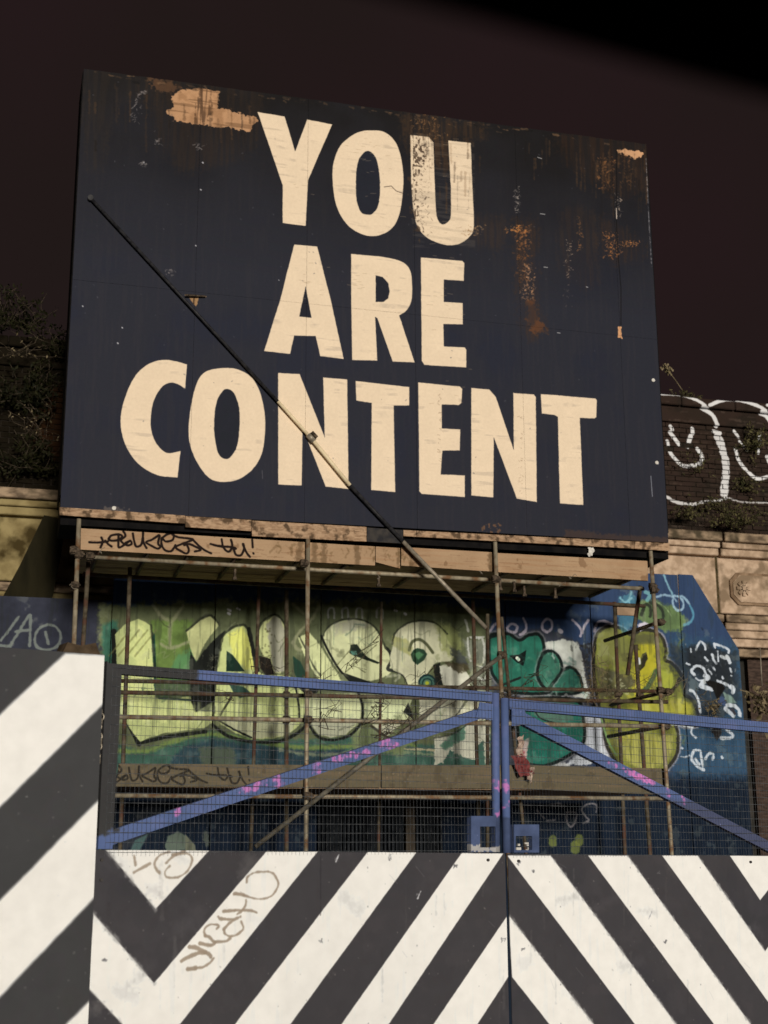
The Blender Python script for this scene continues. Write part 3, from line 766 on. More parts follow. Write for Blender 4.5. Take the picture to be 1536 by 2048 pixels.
    W([(1196, 1270), (1240, 1262), (1262, 1290), (1250, 1330), (1200, 1330)], (112, 112, 62), soft=9, rough=6, a=.7)
    W([(1262, 1268), (1318, 1268), (1325, 1286), (1262, 1290)], (84, 82, 56), soft=6, rough=4, a=.7)
    for x in (1262, 1278, 1290, 1306, 1240):
        c.stroke([(x, 1460), (x + random.uniform(-2, 2), 1525)], 2.2, (104, 100, 40), soft=2, rough=1, sm=False, a=.7)
    for P in ([(1200, 1430), (1215, 1480), (1232, 1510)],):
        c.stroke(P, 4, (120, 150, 90), soft=2)
    for _ in range(16):
        x, y = random.uniform(1205, 1258), random.uniform(1352, 1395)
        c.stroke([(x, y), (x + random.uniform(-8, 8), y + random.uniform(-3, 3))], 3, (170, 168, 130), rough=2, a=.6)
    # teal and yellow spray higher up, pale curl on the blue board
    W([(1240, 1196), (1262, 1186), (1275, 1200), (1270, 1240), (1250, 1268), (1236, 1250)], (72, 128, 140), soft=7, rough=6, a=.6, var=.3)
    W([(1276, 1205), (1310, 1200), (1345, 1212), (1372, 1240), (1362, 1262), (1330, 1262), (1290, 1246), (1272, 1236)], (104, 124, 66), soft=7, rough=5, a=.8, var=.3)
    for P, w_, col in (([(1282, 1230), (1290, 1210), (1300, 1215), (1300, 1232)], 7, (40, 44, 36)), ([(1300, 1205), (1320, 1215), (1326, 1235), (1316, 1244)], 7, (42, 48, 40)),
                       ([(1327, 1150), (1334, 1168), (1346, 1192)], 5, (136, 178, 186)), ([(1312, 1194), (1328, 1190), (1345, 1194), (1352, 1202)], 5, (150, 176, 190)),
                       ([(1347, 1192), (1345, 1206), (1352, 1220), (1364, 1218), (1366, 1205), (1358, 1194), (1347, 1192)], 4.5, (158, 184, 196)), ([(1352, 1193), (1366, 1194), (1378, 1208)], 4.5, (150, 178, 190)),
                       ([(1380, 1212), (1386, 1230), (1380, 1244), (1368, 1250)], 5, (92, 150, 168)), ([(1310, 1202), (1330, 1215), (1342, 1232)], 2, (150, 168, 120)),
                       ([(1240, 1196), (1250, 1204), (1262, 1196)], 4, (130, 180, 190)), ([(1262, 1184), (1258, 1204), (1266, 1222)], 3, (120, 170, 180)), ([(1290, 1184), (1298, 1190), (1294, 1200)], 8, (110, 160, 160))):
        c.stroke(P, w_, col, soft=2.5, rough=1.5, a=.85)
    W([(1275, 1250), (1290, 1244), (1300, 1250), (1280, 1262)], (200, 190, 196), soft=3, rough=2)
    # white scrawl at the right
    W([(1340, 1290), (1475, 1300), (1480, 1420), (1400, 1440), (1372, 1400), (1340, 1330)], (44, 50, 56), soft=14, rough=10, a=.75, var=.3)
    wh = (206, 210, 212)
    t6 = crop(1330, 1270, 7.063)
    W(t6([(300, 180), (600, 100), (900, 300), (980, 700), (700, 760), (560, 620), (300, 420)]), (36, 38, 40), soft=14, rough=5, a=.75, var=.3)
    W(t6([(330, 560), (480, 680), (480, 800), (340, 760)]), (92, 104, 106), soft=4, rough=4, a=.8)
    W(t6([(760, 860), (860, 900), (840, 1010), (740, 960)]), (62, 76, 104), soft=3, rough=3)
    W(t6([(820, 810), (920, 860), (1020, 960), (880, 970), (840, 900)]), (120, 140, 128), soft=3, rough=2)
    for P, w_ in (([(360, 200), (362, 240)], 4), ([(430, 210), (470, 120), (505, 90), (550, 140), (565, 200)], 4.5), ([(690, 120), (700, 175)], 5), ([(700, 130), (800, 160), (890, 205), (890, 250)], 6), ([(660, 280), (680, 340), (715, 400)], 5),
                  ([(740, 230), (748, 370)], 3), ([(790, 300), (850, 330), (870, 300), (910, 390)], 7), ([(560, 320), (600, 360)], 5), ([(300, 400), (345, 418)], 4), ([(410, 560), (372, 510), (410, 450), (480, 440), (540, 480), (572, 550)], 6),
                  ([(560, 575), (610, 600), (540, 660), (500, 720), (560, 742), (655, 765)], 9), ([(430, 610), (470, 640), (540, 640)], 3), ([(610, 490), (655, 555)], 3.5), ([(680, 460), (704, 500)], 3.5), ([(910, 470), (932, 525)], 4.5), ([(806, 598), (812, 608)], 6), ([(928, 575), (935, 580)], 3),
                  ([(735, 645), (820, 680), (900, 720), (965, 790)], 6), ([(930, 720), (965, 760), (950, 810)], 7), ([(875, 995), (975, 1000), (1035, 1060), (1055, 1135)], 8), ([(850, 1040), (900, 1085), (960, 1140)], 9),
                  ([(345, 780), (400, 800), (450, 880), (480, 980), (490, 1090)], 5), ([(90, 1265), (200, 1268), (360, 1300)], 4), ([(450, 1262), (560, 1266), (655, 1275), (655, 1310)], 6), ([(420, 1240), (375, 1320), (370, 1390), (430, 1450)], 5), ([(810, 1310), (900, 1325), (1010, 1295)], 7), ([(860, 1330), (940, 1400), (950, 1440), (870, 1460), (790, 1455)], 7),
                  ([(400, 1640), (372, 1720), (385, 1780), (440, 1850), (540, 1905)], 6), ([(390, 1640), (440, 1625), (490, 1640), (510, 1720), (525, 1850)], 5), ([(420, 1750), (480, 1830)], 5), ([(570, 1745), (590, 1700), (625, 1670), (680, 1690), (665, 1760)], 5), ([(795, 1725), (806, 1740)], 4.5), ([(220, 1720), (280, 1725), (345, 1700)], 3), ([(230, 1595), (250, 1600)], 4)):
        c.stroke(t6(P), w_, wh, soft=1.6, rough=1.6, a=.92)
    for _ in range(60):
        x, y = random.gauss(600, 170), random.gauss(450, 220)
        c.stroke(t6([(x, y), (x + random.uniform(-20, 20), y + random.uniform(-10, 30))]), random.uniform(1.5, 3.5), random.choice([(150, 154, 156), (90, 94, 96), (24, 26, 28)]), soft=2, rough=2, a=random.uniform(.2, .6))
    W(t6([(575, 650), (640, 640), (720, 665), (820, 700), (835, 760), (785, 850), (745, 925), (700, 850), (685, 775), (640, 730), (600, 712)]), (22, 20, 18), soft=1.5, rough=1.5)
    W(t6([(660, 1255), (790, 1262), (790, 1380), (730, 1480), (660, 1360)]), (50, 46, 44), soft=3, rough=3)
    W(t6([(900, 1035), (960, 1040), (1010, 1120), (975, 1130)]), (60, 58, 66), soft=2)
    # left: V A and a ringed I
    pv = (112, 116, 108)
    t5 = crop(0, 1000, 2.954)
    for P in ([(-90, 700), (-30, 830)], [(5, 830), (60, 760), (110, 690)], [(60, 860), (110, 780), (175, 680), (178, 780), (175, 860)], [(90, 778), (178, 768)], [(268, 780), (285, 850)], [(-120, 850), (60, 866)],
              [(280, 735), (330, 750), (358, 800), (340, 860), (280, 886), (220, 870), (205, 820), (225, 765), (280, 735)]):
        c.stroke(t5(P), 5, pv, soft=1.8, rough=1.3, sm=len(P) > 3, a=.95)
    # lower dark part
    t3 = crop(1040, 1450, 3.097)
    for P in ([(105, 530), (150, 580)], [(150, 500), (250, 490), (260, 520)], [(285, 540), (345, 545), (340, 600), (310, 630), (285, 580), (290, 545)], [(470, 540), (470, 495), (420, 490), (380, 520), (400, 560), (425, 590), (390, 608)], [(165, 590), (215, 590)]):
        c.stroke(t3(P), 3.5, (118, 112, 112), soft=2, rough=1.3)
    for (x, y), r_ in (((1105, 1682), 10), ((1158, 1680), 11), ((1150, 1694), 12)):
        c.stroke([(x, y - 3), (x, y + 4)], r_ * 1.6, (112, 118, 58), soft=3, rough=2, a=.8)
    c.stroke([(1045, 1505), (1045, 1540)], 8, (160, 90, 90), soft=3, rough=3)
    W([(300, 1600), (330, 1600), (290, 1690), (250, 1700), (225, 1700)], (60, 60, 62), soft=8, rough=6, a=.6)
    W([(330, 1690), (336, 1672), (355, 1662), (372, 1672), (370, 1700), (332, 1705)], (96, 106, 92), soft=3, rough=2)
    W([(370, 1668), (390, 1690), (392, 1705), (370, 1705)], (110, 112, 92), soft=2)
    W([(270, 1680), (296, 1668), (280, 1700), (258, 1705)], (74, 96, 92), soft=3)
    c.stroke([(410, 1668), (416, 1690)], 10, (96, 100, 84), soft=4, rough=4, a=.7)
    for P, w_ in (([(372, 1262), (390, 1248), (404, 1237), (422, 1231), (436, 1245)], 3), ([(440, 1300), (446, 1272), (466, 1254), (488, 1250), (499, 1262)], 4), ([(514, 1262), (524, 1243), (548, 1229), (564, 1240), (571, 1262), (571, 1330)], 3.5),
                  ([(646, 1272), (656, 1254), (684, 1240), (714, 1238), (742, 1248), (760, 1270), (770, 1296)], 3), ([(784, 1288), (790, 1266), (812, 1248), (840, 1241), (872, 1247), (894, 1268)], 3),
                  ([(598, 1272), (612, 1300), (626, 1332), (640, 1350)], 3), ([(426, 1396), (428, 1420), (424, 1440)], 3), ([(302, 1250), (306, 1290), (310, 1340)], 4), ([(985, 1448), (984, 1490), (980, 1525)], 4), ([(868, 1476), (905, 1468), (938, 1446)], 3)):
        c.stroke(P, w_, (34, 36, 28), soft=2.2, rough=1.6, a=.7)
    for _ in range(70):
        x, y = random.uniform(640, 975), random.uniform(1245, 1440)
        c.stroke([(x, y), (x + random.uniform(-12, 12), y + random.uniform(-12, 12)), (x + random.uniform(-20, 20), y + random.uniform(-16, 20))], random.uniform(1.5, 6), random.choice([(160, 160, 116), (224, 220, 190), (120, 124, 84), (92, 92, 66), (206, 206, 150)]), soft=3, rough=3, a=random.uniform(.1, .4))
    # older dark tags and scratchy lines showing through between the letters
    for _ in range(46):
        x, y = random.uniform(215, 985), random.uniform(1235, 1500)
        P = [(x, y)]
        for k in range(4):
            P.append((P[-1][0] + random.uniform(-16, 22), P[-1][1] + random.uniform(-18, 18)))
        c.stroke(P, random.uniform(1.2, 3), random.choice([(46, 48, 34), (64, 70, 44), (30, 60, 50), (150, 152, 118)]), soft=1.6, rough=1.4, a=random.uniform(.12, .45))
    for _ in range(50):
        x, y = random.uniform(215, 1200), random.uniform(1235, 1420)
        c.stroke([(x, y), (x + random.uniform(-1, 1), y + random.uniform(12, 60))], random.uniform(1, 2.2), random.choice([(60, 64, 44), (190, 190, 150), (40, 70, 60)]), soft=1.5, rough=1, a=random.uniform(.1, .35), sm=False)
    W([(1262, 1290), (1276, 1286), (1280, 1300), (1268, 1306)], (50, 48, 34), soft=3, rough=3, a=.7)
    # grime: runs and stains over everything
    c.blend(full, c.thr(c.nv, .62, .08) * .25, (40, 42, 36))
    c.blend(full, c.thr(c.n2, .66, .08) * .2, (150, 150, 130))
    return c

# ================================================================== gate and fence stripes
GK = (.93, .86, .75)
def gate_canvas(name, off, u0, u1, leaf):
    c = Canvas(name, gate(off), GD, u0, u1, 0.0, 2.5 if leaf else 3.5, 230 if leaf else 150, (66, 62, 62), K=GK)
    full = (slice(0, c.H), slice(0, c.W))
    c.blend(full, c.thr(c.n3, .5, .2) * .5, (58, 56, 58))
    c.blend(full, c.thr(c.n2, .6, .1) * .15, (80, 76, 76))
    wt = (240, 234, 222)
    return c, full, wt
def off_stripe(P, d):
    return [(x + d * 1.0, y) for x, y in P]
def leaves_canvas():
    c, full, wt = gate_canvas('gate_stripes', 0, G(165, 1700).dot(GD), G(1640, 1700).dot(GD), True)
    P1 = [[(212, 1700), (420, 1699), (311, 1818)],
          [(187, 1827), (308, 1966), (534, 1701), (636, 1702), (360, 2048), (306, 2117), (244, 2048), (176, 1976)],
          [(735, 1704), (833, 1704), (581, 2048), (403, 2300), (280, 2300), (470, 2048)],
          [(923, 1706), (1006, 1707), (777.6, 2048), (604, 2300), (498, 2300), (683, 2048)],
          [(1016, 1829), (1018, 1951), (955, 2048), (790, 2300), (690, 2300), (867, 2048)]]
    P2 = [[(1014, 1711), (1101, 1711), (1352, 2048), (1540, 2300), (1450, 2300), (1269, 2048)],
          [(1176, 1711), (1255, 1711), (1501, 2048), (1690, 2300), (1610, 2300), (1427, 2048)],
          [(1324, 1711), (1395, 1711), (1530, 1902), (1660, 1720), (1710, 1720), (1536, 2004)],
          [(1459, 1711), (1590, 1711), (1520, 1800)],
          [(1017, 1830), (1187, 2048), (1360, 2300), (1290, 2300), (1098, 2048), (1024, 1954)]]
    for P in P1 + P2:
        c.poly(P, wt, soft=1.0, rough=.22, var=.015)
        # overspray and thin, dirtier paint along one edge
        c.poly([(x, y) for x, y in P], (214, 204, 192), soft=3, a=.3, tex=c.thr(c.n3, .5, .25) * c.thr(c.n2, .4, .3))
        c.poly(P, (212, 206, 196), soft=2, a=.3, tex=c.thr(c.nv, .6, .12))
    for a_, b_ in (((187, 1827), (308, 1966)), ((176, 1976), (244, 2048)), ((212, 1700), (311, 1818)), ((1101, 1711), (1352, 2048)), ((1255, 1711), (1501, 2048)), ((1017, 1830), (1187, 2048)), ((1395, 1711), (1530, 1902))):
        c.stroke([a_, b_], 3, (150, 146, 140), soft=3, rough=3, sm=False, a=.6)
    # rain of small chips and scuffs
    for x, y in ((779, 1718), (672, 1719), (1036, 1727), (1065, 1742), (910, 1732), (641, 1882), (836, 1790), (1006, 1880), (1329, 1883), (1047, 1897), (780, 1711), (210, 1920), (1316, 1744)):
        for _ in range(5):
            c.stroke([(x + random.uniform(-3, 3), y + random.uniform(-3, 3)), (x + random.uniform(-5, 5), y + random.uniform(-4, 4))], random.uniform(1, 2.6), (110, 106, 104), soft=1.2, rough=1, a=.7)
    c.specks(110, [(180, 1705), (1530, 2040)], (150, 142, 132), (1, 2), .5)
    for x, y in ((674, 1716), (838, 1789), (1300, 1830)):
        c.stroke([(x - 3, y + 8), (x + 3, y - 6)], 2, (190, 186, 182), rough=1)
    for k in range(10):
        x, y = random.uniform(650, 1500), random.uniform(1720, 2040)
        c.stroke([(x, y), (x + random.uniform(5, 18), y + random.uniform(8, 24))], 1, (130, 126, 124), a=.3, sm=False)
    for k in range(44):
        x = random.uniform(190, 1530); y = random.uniform(1704, 1990)
        c.stroke([(x, y), (x + random.uniform(-1.5, 1.5), y + random.uniform(20, 120))], random.uniform(1, 4), random.choice([(120, 112, 104), (150, 144, 134), (50, 46, 46)]), soft=3, rough=2, a=random.uniform(.05, .16), sm=False)
    for k in range(30):
        x = random.uniform(190, 1530); y = random.uniform(1710, 2040)
        c.stroke([(x, y), (x + random.uniform(-40, 40), y + random.uniform(-25, 25))], random.uniform(6, 24), random.choice([(190, 180, 166), (60, 56, 56), (100, 94, 94)]), soft=12, rough=6, a=random.uniform(.06, .18))
    for x in (420, 735, 833, 1120, 1260, 1400):
        for y in range(1735, 2048, 78):
            c.stroke([(x + (y - 1700) * .004, y), (x + (y - 1700) * .004, y + .5)], 2.4, (90, 86, 84), soft=1.2, a=.5, sm=False)
    # brown marker tags
    br = (150, 132, 112)
    t4 = crop(0, 1280, 2.667)
    for P in ([(715, 1150), (722, 1200)], [(715, 1240), (765, 1212), (800, 1192)], [(905, 1130), (850, 1150), (825, 1190), (835, 1225), (850, 1240)], [(885, 1190), (930, 1150), (985, 1125)],
              [(920, 1145), (1000, 1140), (1025, 1175), (1000, 1230), (950, 1265), (890, 1265), (880, 1235), (905, 1205)]):
        c.stroke(t4(P), 3.4, br, soft=1.5, rough=.9, a=.85)
    t1 = crop(350, 1720, 6.982)
    for P, w_ in (([(1000, 310), (1010, 240), (1090, 185), (1200, 165), (1350, 175), (1420, 260), (1440, 340), (1410, 430), (1330, 510), (1200, 545), (1080, 530), (960, 495)], 3), ([(830, 475), (890, 478), (960, 492)], 5.5),
                  ([(990, 560), (980, 640), (920, 720), (870, 755)], 3.4), ([(680, 720), (760, 712), (830, 705)], 5), ([(830, 705), (900, 700), (1050, 705), (1140, 735)], 3.4), ([(600, 790), (640, 822), (800, 830)], 4),
                  ([(910, 790), (800, 850), (730, 910), (680, 960)], 4), ([(580, 960), (610, 915), (500, 900), (430, 940), (405, 1000), (430, 1060)], 3.2), ([(680, 980), (700, 1030), (770, 1065), (870, 1040), (950, 960), (925, 860)], 3),
                  ([(420, 1060), (480, 1080), (550, 1140), (640, 1140), (720, 1130), (770, 1090)], 4.6), ([(350, 1165), (430, 1180), (520, 1190), (560, 1150)], 5), ([(200, 1210), (280, 1220), (370, 1260), (480, 1320), (500, 1350)], 5.4),
                  ([(90, 1410), (200, 1350), (330, 1300), (430, 1290)], 5), ([(540, 1370), (490, 1430), (400, 1490), (290, 1510)], 3), ([(290, 1510), (180, 1525)], 5.5)):
        c.stroke(t1(P), w_, br, soft=1.5, rough=.9, a=.9)
    # rusty seams between the welded sheets
    c.stroke([(641, 1712), (641, 1830)], 2, (48, 46, 48), a=.5, rough=1, sm=False)
    return c
def fence_canvas():
    c, full, wt = gate_canvas('fence_stripes', -.1, G(-330, 1500, -.1).dot(GD), G(209, 1309, -.1).dot(GD) + .05, False)
    c.img[:] = np.array((66, 64, 62), np.float32) / 255
    c.blend(full, c.thr(c.n3, .5, .2) * .4, (56, 54, 56))
    wt = (245, 240, 230)
    P = [[(129, 1306), (230, 1311), (229, 1385), (206, 1406), (0, 1612), (-330, 1940), (-330, 1720), (0, 1428)],
         [(230, 1570), (195, 1600.6), (0, 1799), (-330, 2135), (-330, 2330), (0, 1992), (186, 1795.6), (230, 1750)],
         [(230, 1960), (174, 2005), (131, 2048), (-100, 2270), (-100, 2450), (230, 2130)]]
    for p in P:
        c.poly(p, wt, soft=2.4, rough=.3, var=.012)
        c.poly(p, (234, 222, 212), soft=4, a=.35, tex=c.thr(c.n3, .5, .25))
    c.specks(40, [(0, 1310), (200, 2040)], (170, 165, 155), (1, 2), .4)
    return c

# ================================================================== smiling faces on the parapet
def parapet_canvas():
    c = Canvas('parapet_paint', facade(Y_BLD), XA, -3.2, 14.0, 6.6, 9.4, 130, (46, 35, 28))
    full = (slice(0, c.H), slice(0, c.W))
    c.blend(full, c.thr(c.n2, .5, .2) * .6, (34, 29, 23))
    c.blend(full, c.thr(c.n3, .5, .15) * .5, (54, 40, 33))
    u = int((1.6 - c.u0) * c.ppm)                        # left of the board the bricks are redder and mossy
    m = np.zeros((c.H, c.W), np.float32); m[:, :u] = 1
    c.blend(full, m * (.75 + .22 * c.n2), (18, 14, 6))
    c.poly([(60, 780), (140, 770), (140, 930), (70, 900)], (62, 34, 16), soft=16, rough=10, a=.55)
    for _ in range(240):
        x, y = random.uniform(1310, 1560), random.uniform(800, 1060)
        c.stroke([(x, y), (x + random.uniform(4, 34), y + random.uniform(0, 2))], random.uniform(1, 3.5), random.choice([(88, 72, 60), (28, 22, 18), (70, 56, 46), (110, 92, 78)]), soft=2, rough=2, a=random.uniform(.08, .4), sm=False)
    wh = (214, 208, 200)
    t = crop(1250, 650, 3.15)
    A = lambda P, w_, a=1, rg=1.5: c.stroke(t(P), w_ * 1.2, wh, soft=1.1, rough=rg * .45, a=a)
    A([(180, 445), (218, 450), (330, 455), (420, 485), (480, 520)], 6)
    A([(470, 528), (540, 570), (575, 635)], 8); A([(560, 668), (600, 680)], 8)
    A([(585, 700), (612, 760), (635, 850), (638, 950), (625, 1060)], 15, .95, 4)
    A([(640, 1085), (580, 1110), (500, 1112), (430, 1128), (330, 1115), (265, 1080), (200, 1040)], 6, .9, 3)
    A([(510, 520), (600, 487), (700, 490), (800, 520), (860, 552)], 7); A([(840, 560), (880, 580), (910, 620)], 8)
    A([(870, 520), (900, 505), (950, 510)], 6)
    A([(288, 636), (300, 658)], 7); A([(285, 675), (342, 748)], 8); A([(427, 652), (428, 680)], 8); A([(415, 700), (398, 765)], 9)
    A([(270, 730), (282, 790), (320, 845), (370, 885), (430, 885)], 7); A([(445, 885), (485, 860), (485, 820), (460, 780)], 8)
    A([(690, 665), (718, 705)], 6); A([(725, 730), (770, 790)], 5); A([(852, 680), (850, 740)], 7); A([(845, 760), (842, 805)], 6)
    A([(700, 775), (715, 840), (760, 905), (830, 965), (900, 955)], 7); A([(900, 830), (930, 900)], 9)
    A([(660, 1090), (740, 1115), (860, 1118), (960, 1118)], 3, .8, 3)
    return c
# ================================================================== materials
M = {}
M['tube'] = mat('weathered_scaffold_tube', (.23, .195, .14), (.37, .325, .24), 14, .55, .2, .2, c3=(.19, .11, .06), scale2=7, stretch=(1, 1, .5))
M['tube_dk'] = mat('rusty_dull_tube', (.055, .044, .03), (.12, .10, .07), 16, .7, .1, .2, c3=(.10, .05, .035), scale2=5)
M['tube_pale'] = mat('grey_steel_tube', (.22, .19, .15), (.34, .30, .24), 20, .5, .3, .1)
M['tube_navy'] = mat('dark_painted_tube', (.014, .014, .017), (.032, .032, .036), 20, .5, 0, .1)
M['tube_cream'] = mat('cream_painted_tube', (.68, .56, .37), (.80, .68, .47), 20, .5, 0, .1)
M['coupler'] = mat('rusty_coupler', (.035, .027, .02), (.12, .09, .065), 40, .8, .3, .3)
M['trim'] = mat('weathered_bare_timber', (.27, .17, .105), (.44, .30, .195), 16, .9, 0, .6, stretch=(1, 1, 3), c3=(.10, .065, .04), scale2=12, lo=.35, hi=.6)
M['trim_navy'] = mat('navy_painted_timber', (.022, .022, .026), (.05, .045, .042), 12, .8, 0, .4)
M['black'] = mat('black_stained_frame', (.004, .004, .005), (.010, .009, .009), 8, .95, 0, .2, spec=.1)
M['under'] = mat('brown_deck_board', (.26, .18, .12), (.40, .28, .19), 6, .9, 0, .4, stretch=(1, 6, 1))
M['charcoal'] = mat('charcoal_paint', (.042, .04, .04), (.062, .058, .058), 6, .6, 0, .1)
M['wire'] = mat('galvanised_wire', (.08, .09, .105), (.18, .19, .21), 30, .55, .3, .05)
M['asphalt'] = mat('asphalt', (.04, .04, .042), (.065, .063, .06), 60, .9, 0, .5)
M['paving'] = mat('paving_slab', (.20, .19, .175), (.29, .275, .25), 12, .9, 0, .3)
M['stone'] = mat('grimy_pink_stone', (.37, .265, .185), (.55, .41, .30), 9, .9, 0, .6, c3=(.23, .165, .11), scale2=3.5)
M['stone_yellow'] = mat('lamp_tinted_stone', (.19, .145, .065), (.30, .24, .115), 5, .9, 0, .5, c3=(.05, .035, .012), scale2=2.6)  # yellow lamp light tinted into the stone left of the board
M['stone_dk'] = mat('dark_wall_paint', (.02, .02, .018), (.045, .04, .036), 4, .9, 0, .3)
M['moss'] = mat('mossy_joint', (.03, .028, .012), (.085, .06, .03), 14, 1, 0, .8)
M['slab_shade'] = mat('dark_olive_slab', (.008, .007, .003), (.016, .0135, .006), 8, .9, 0, .5, stretch=(1, 1, .2))  # shade colour of the slab added at the left
M['mortar'] = mat('sooty_mortar', (.012, .010, .008), (.028, .022, .017), 20, 1, 0, .4)
M['leaf'] = mat('weed_leaf', (.035, .036, .014), (.13, .115, .05), 7, .7, 0, .1)
M['leaf_dk'] = mat('ivy_leaf', (.005, .006, .002), (.018, .018, .006), 4, .7, 0, .1)
M['leaf_dry'] = mat('dry_leaf', (.12, .095, .05), (.26, .21, .13), 6, .8, 0, .1)
M['twig'] = mat('bare_twig', (.03, .022, .015), (.09, .07, .05), 12, .9, 0, .2)
M['added_slab_black'] = mat('black_overhead_slab', (.0012, .0011, .001), (.002, .0018, .0016), 30, 1, 0, .1, spec=0)
M['scrap'] = mat('brown_felt_scrap', (.05, .035, .022), (.10, .07, .045), 12, .95, 0, .5)
M['shutter'] = mat('dark_corrugated_sheet', (.006, .008, .011), (.014, .017, .022), 8, .7, .2, .1)
M['pale'] = mat('pale_litter', (.5, .48, .45), (.7, .68, .64), 30, .8, 0, .3)

cv_board = board_canvas(); M['board'] = cv_board.material('painted_board', .62, .12, 30)
cv = plank_canvas(); M['plank'] = cv.material('tagged_plank', .85, .3, 40)
cv = plank2_canvas(); M['plank2'] = cv.material('lower_tagged_plank', .85, .3, 40)
cv = wall_canvas(); M['wall'] = cv.material('sprayed_hoarding', .75, .15, 25)
cv = leaves_canvas(); M['leafs'] = cv.material('striped_gate_sheet', .5, .05, 12)
cv = fence_canvas(); M['fence'] = cv.material('striped_fence_sheet', .5, .05, 12)
cv = parapet_canvas(); M['brick'] = cv.material('painted_brick', .9, .7, 45)

def frame_canvas():
    c = Canvas('gate_frame_paint', gate(0), GD, G(165, 1700).dot(GD), G(1640, 1700).dot(GD), 2.2, 3.45, 260, (86, 100, 136), K=GK)
    full = (slice(0, c.H), slice(0, c.W))
    c.blend(full, c.thr(c.n3, .5, .2) * .5, (74, 87, 120))
    c.blend(full, c.thr(c.n2, .58, .1) * .3, (108, 112, 150))
    c.poly([(150, 1300), (395, 1300), (400, 1400), (262, 1400), (246, 1655), (150, 1690)], (58, 56, 54), soft=6, rough=5)
    c.poly([(930, 1625), (1085, 1640), (1085, 1712), (930, 1712)], (72, 82, 108), soft=3, rough=2, var=.2)
    c.poly([(1330, 1600), (1700, 1600), (1700, 1760), (1560, 1760), (1340, 1640)], (74, 78, 100), soft=14, rough=6)
    pk = (214, 122, 180)
    for P, w_ in (([(487, 1578), (505, 1577), (530, 1565)], 10), ([(552, 1554), (560, 1566)], 16), ([(632, 1528), (634, 1540)], 15), ([(354, 1615), (355, 1622)], 9), ([(670, 1518), (700, 1512), (735, 1506)], 9),
                  ([(768, 1484), (790, 1486)], 16), ([(996, 1564), (996, 1574)], 11), ([(1014, 1568), (1016, 1580)], 11), ([(995, 1630), (1004, 1622), (1018, 1604)], 6),
                  ([(1222, 1526), (1232, 1530)], 9), ([(1272, 1548), (1290, 1556), (1310, 1562)], 11), ([(1338, 1580), (1338, 1590)], 9), ([(1368, 1596), (1370, 1604)], 8), ([(1250, 1540), (1300, 1560)], 8)):
        c.stroke(P, w_, pk, soft=4, rough=5, a=.75, tex=.3 + .7 * c.thr(c.n1, .45, .15))
    c.specks(120, [(400, 1340), (1500, 1690)], (150, 150, 190), (1, 2), .5)
    c.poly([(935, 1690), (1005, 1692), (1005, 1706), (935, 1704)], (190, 180, 165), soft=2, rough=5, a=.8)
    return c
M['blue'] = frame_canvas().material('blue_gate_paint', .5, .06, 40)

# ================================================================== ground
def struct(o):
    o['kind'] = 'structure'
    return o
struct(boxw('road', -90, 110, -70, 4.2, -.3, 0, M['asphalt']))
struct(boxw('pavement', -90, 110, 4.2, 18.4, -.3, .13, M['paving']))
struct(boxw('ground', -200, 220, 18.4, 250, -.3, .0, M['asphalt']))

# ================================================================== the old building behind
bld = thing('stone_building', 'derelict building with grimy pinkish stone cornice and frieze behind the billboard', 'building', (5, 18.5, 0))
def zz(y, Y): return H(1440, y, Y).z
BX0, BX1 = -4.0, 15.0
JX = [-2.9, 2.0, H(1436, 1150, 17.6).x]      # the mossy joints between stone blocks
zt = zz(1063, 17.35)
def stone_band(name, ya, yb, Y, m=None, ends=None):
    za, zb = zz(ya, Y), zz(yb, Y)
    xs = [BX0] + [v for j in JX for v in (j - .02, j + .02)] + [BX1]
    for a, b in zip(xs[::2], xs[1::2]):
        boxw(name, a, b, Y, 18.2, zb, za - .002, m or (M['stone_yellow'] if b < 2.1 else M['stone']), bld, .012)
boxw('wall', BX0, BX1, 18.0, 19.0, 0, zt - .05, M['stone_dk'], bld)
M['stone_top'] = mat('sooty_cornice_stone', (.11, .08, .055), (.36, .265, .18), 5, .95, 0, .7, stretch=(1, 1, 2.5), c3=(.07, .055, .035), scale2=3)
lv = [('cornice_slab', 1063, 1081, 17.36), ('cornice_fillet', 1081, 1095, 17.44), ('cornice_moulding', 1095, 1111, 17.50), ('frieze_stone', 1113, 1226, 17.62),
      ('lower_cornice_slab', 1228, 1243, 17.46), ('lower_cornice_fillet', 1244, 1258, 17.50), ('lower_cornice_moulding', 1259, 1274, 17.55), ('bed_moulding', 1275, 1292, 17.62), ('pier_cap', 1293, 1312, 17.74)]
for nm, ya, yb, Y in lv:
    stone_band(nm, ya, yb, Y, M['stone_top'] if nm in ('cornice_slab', 'lower_cornice_slab', 'pier_cap') else None)
for j in JX:
    boxw('mossy_joint', j - .022, j + .022, 17.632, 18.0, zz(1228, 17.6), zt - .04, M['moss'], bld)
for k in range(7):                      # shallow carved panel with a rosette
    pass
pc = H(1512, 1180, 17.62)
def octo(cx, cz, w_, h_, ch, Y):
    return [(cx - w_ + ch, Y, cz - h_), (cx + w_ - ch, Y, cz - h_), (cx + w_, Y, cz - h_ + ch), (cx + w_, Y, cz + h_ - ch), (cx + w_ - ch, Y, cz + h_), (cx - w_ + ch, Y, cz + h_), (cx - w_, Y, cz + h_ - ch), (cx - w_, Y, cz - h_ + ch)]
M['recess'] = mat('stained_recess_stone', (.16, .105, .065), (.30, .205, .135), 7, .95, 0, .5)
op = prism('panel_border', octo(pc.x, pc.z, .44, .24, .12, 17.585), Vector((0, .04, 0)), M['recess'], bld)
op = prism('raised_panel', octo(pc.x, pc.z, .40, .20, .11, 17.57), Vector((0, .05, 0)), M['stone'], bld)
mb = MB()
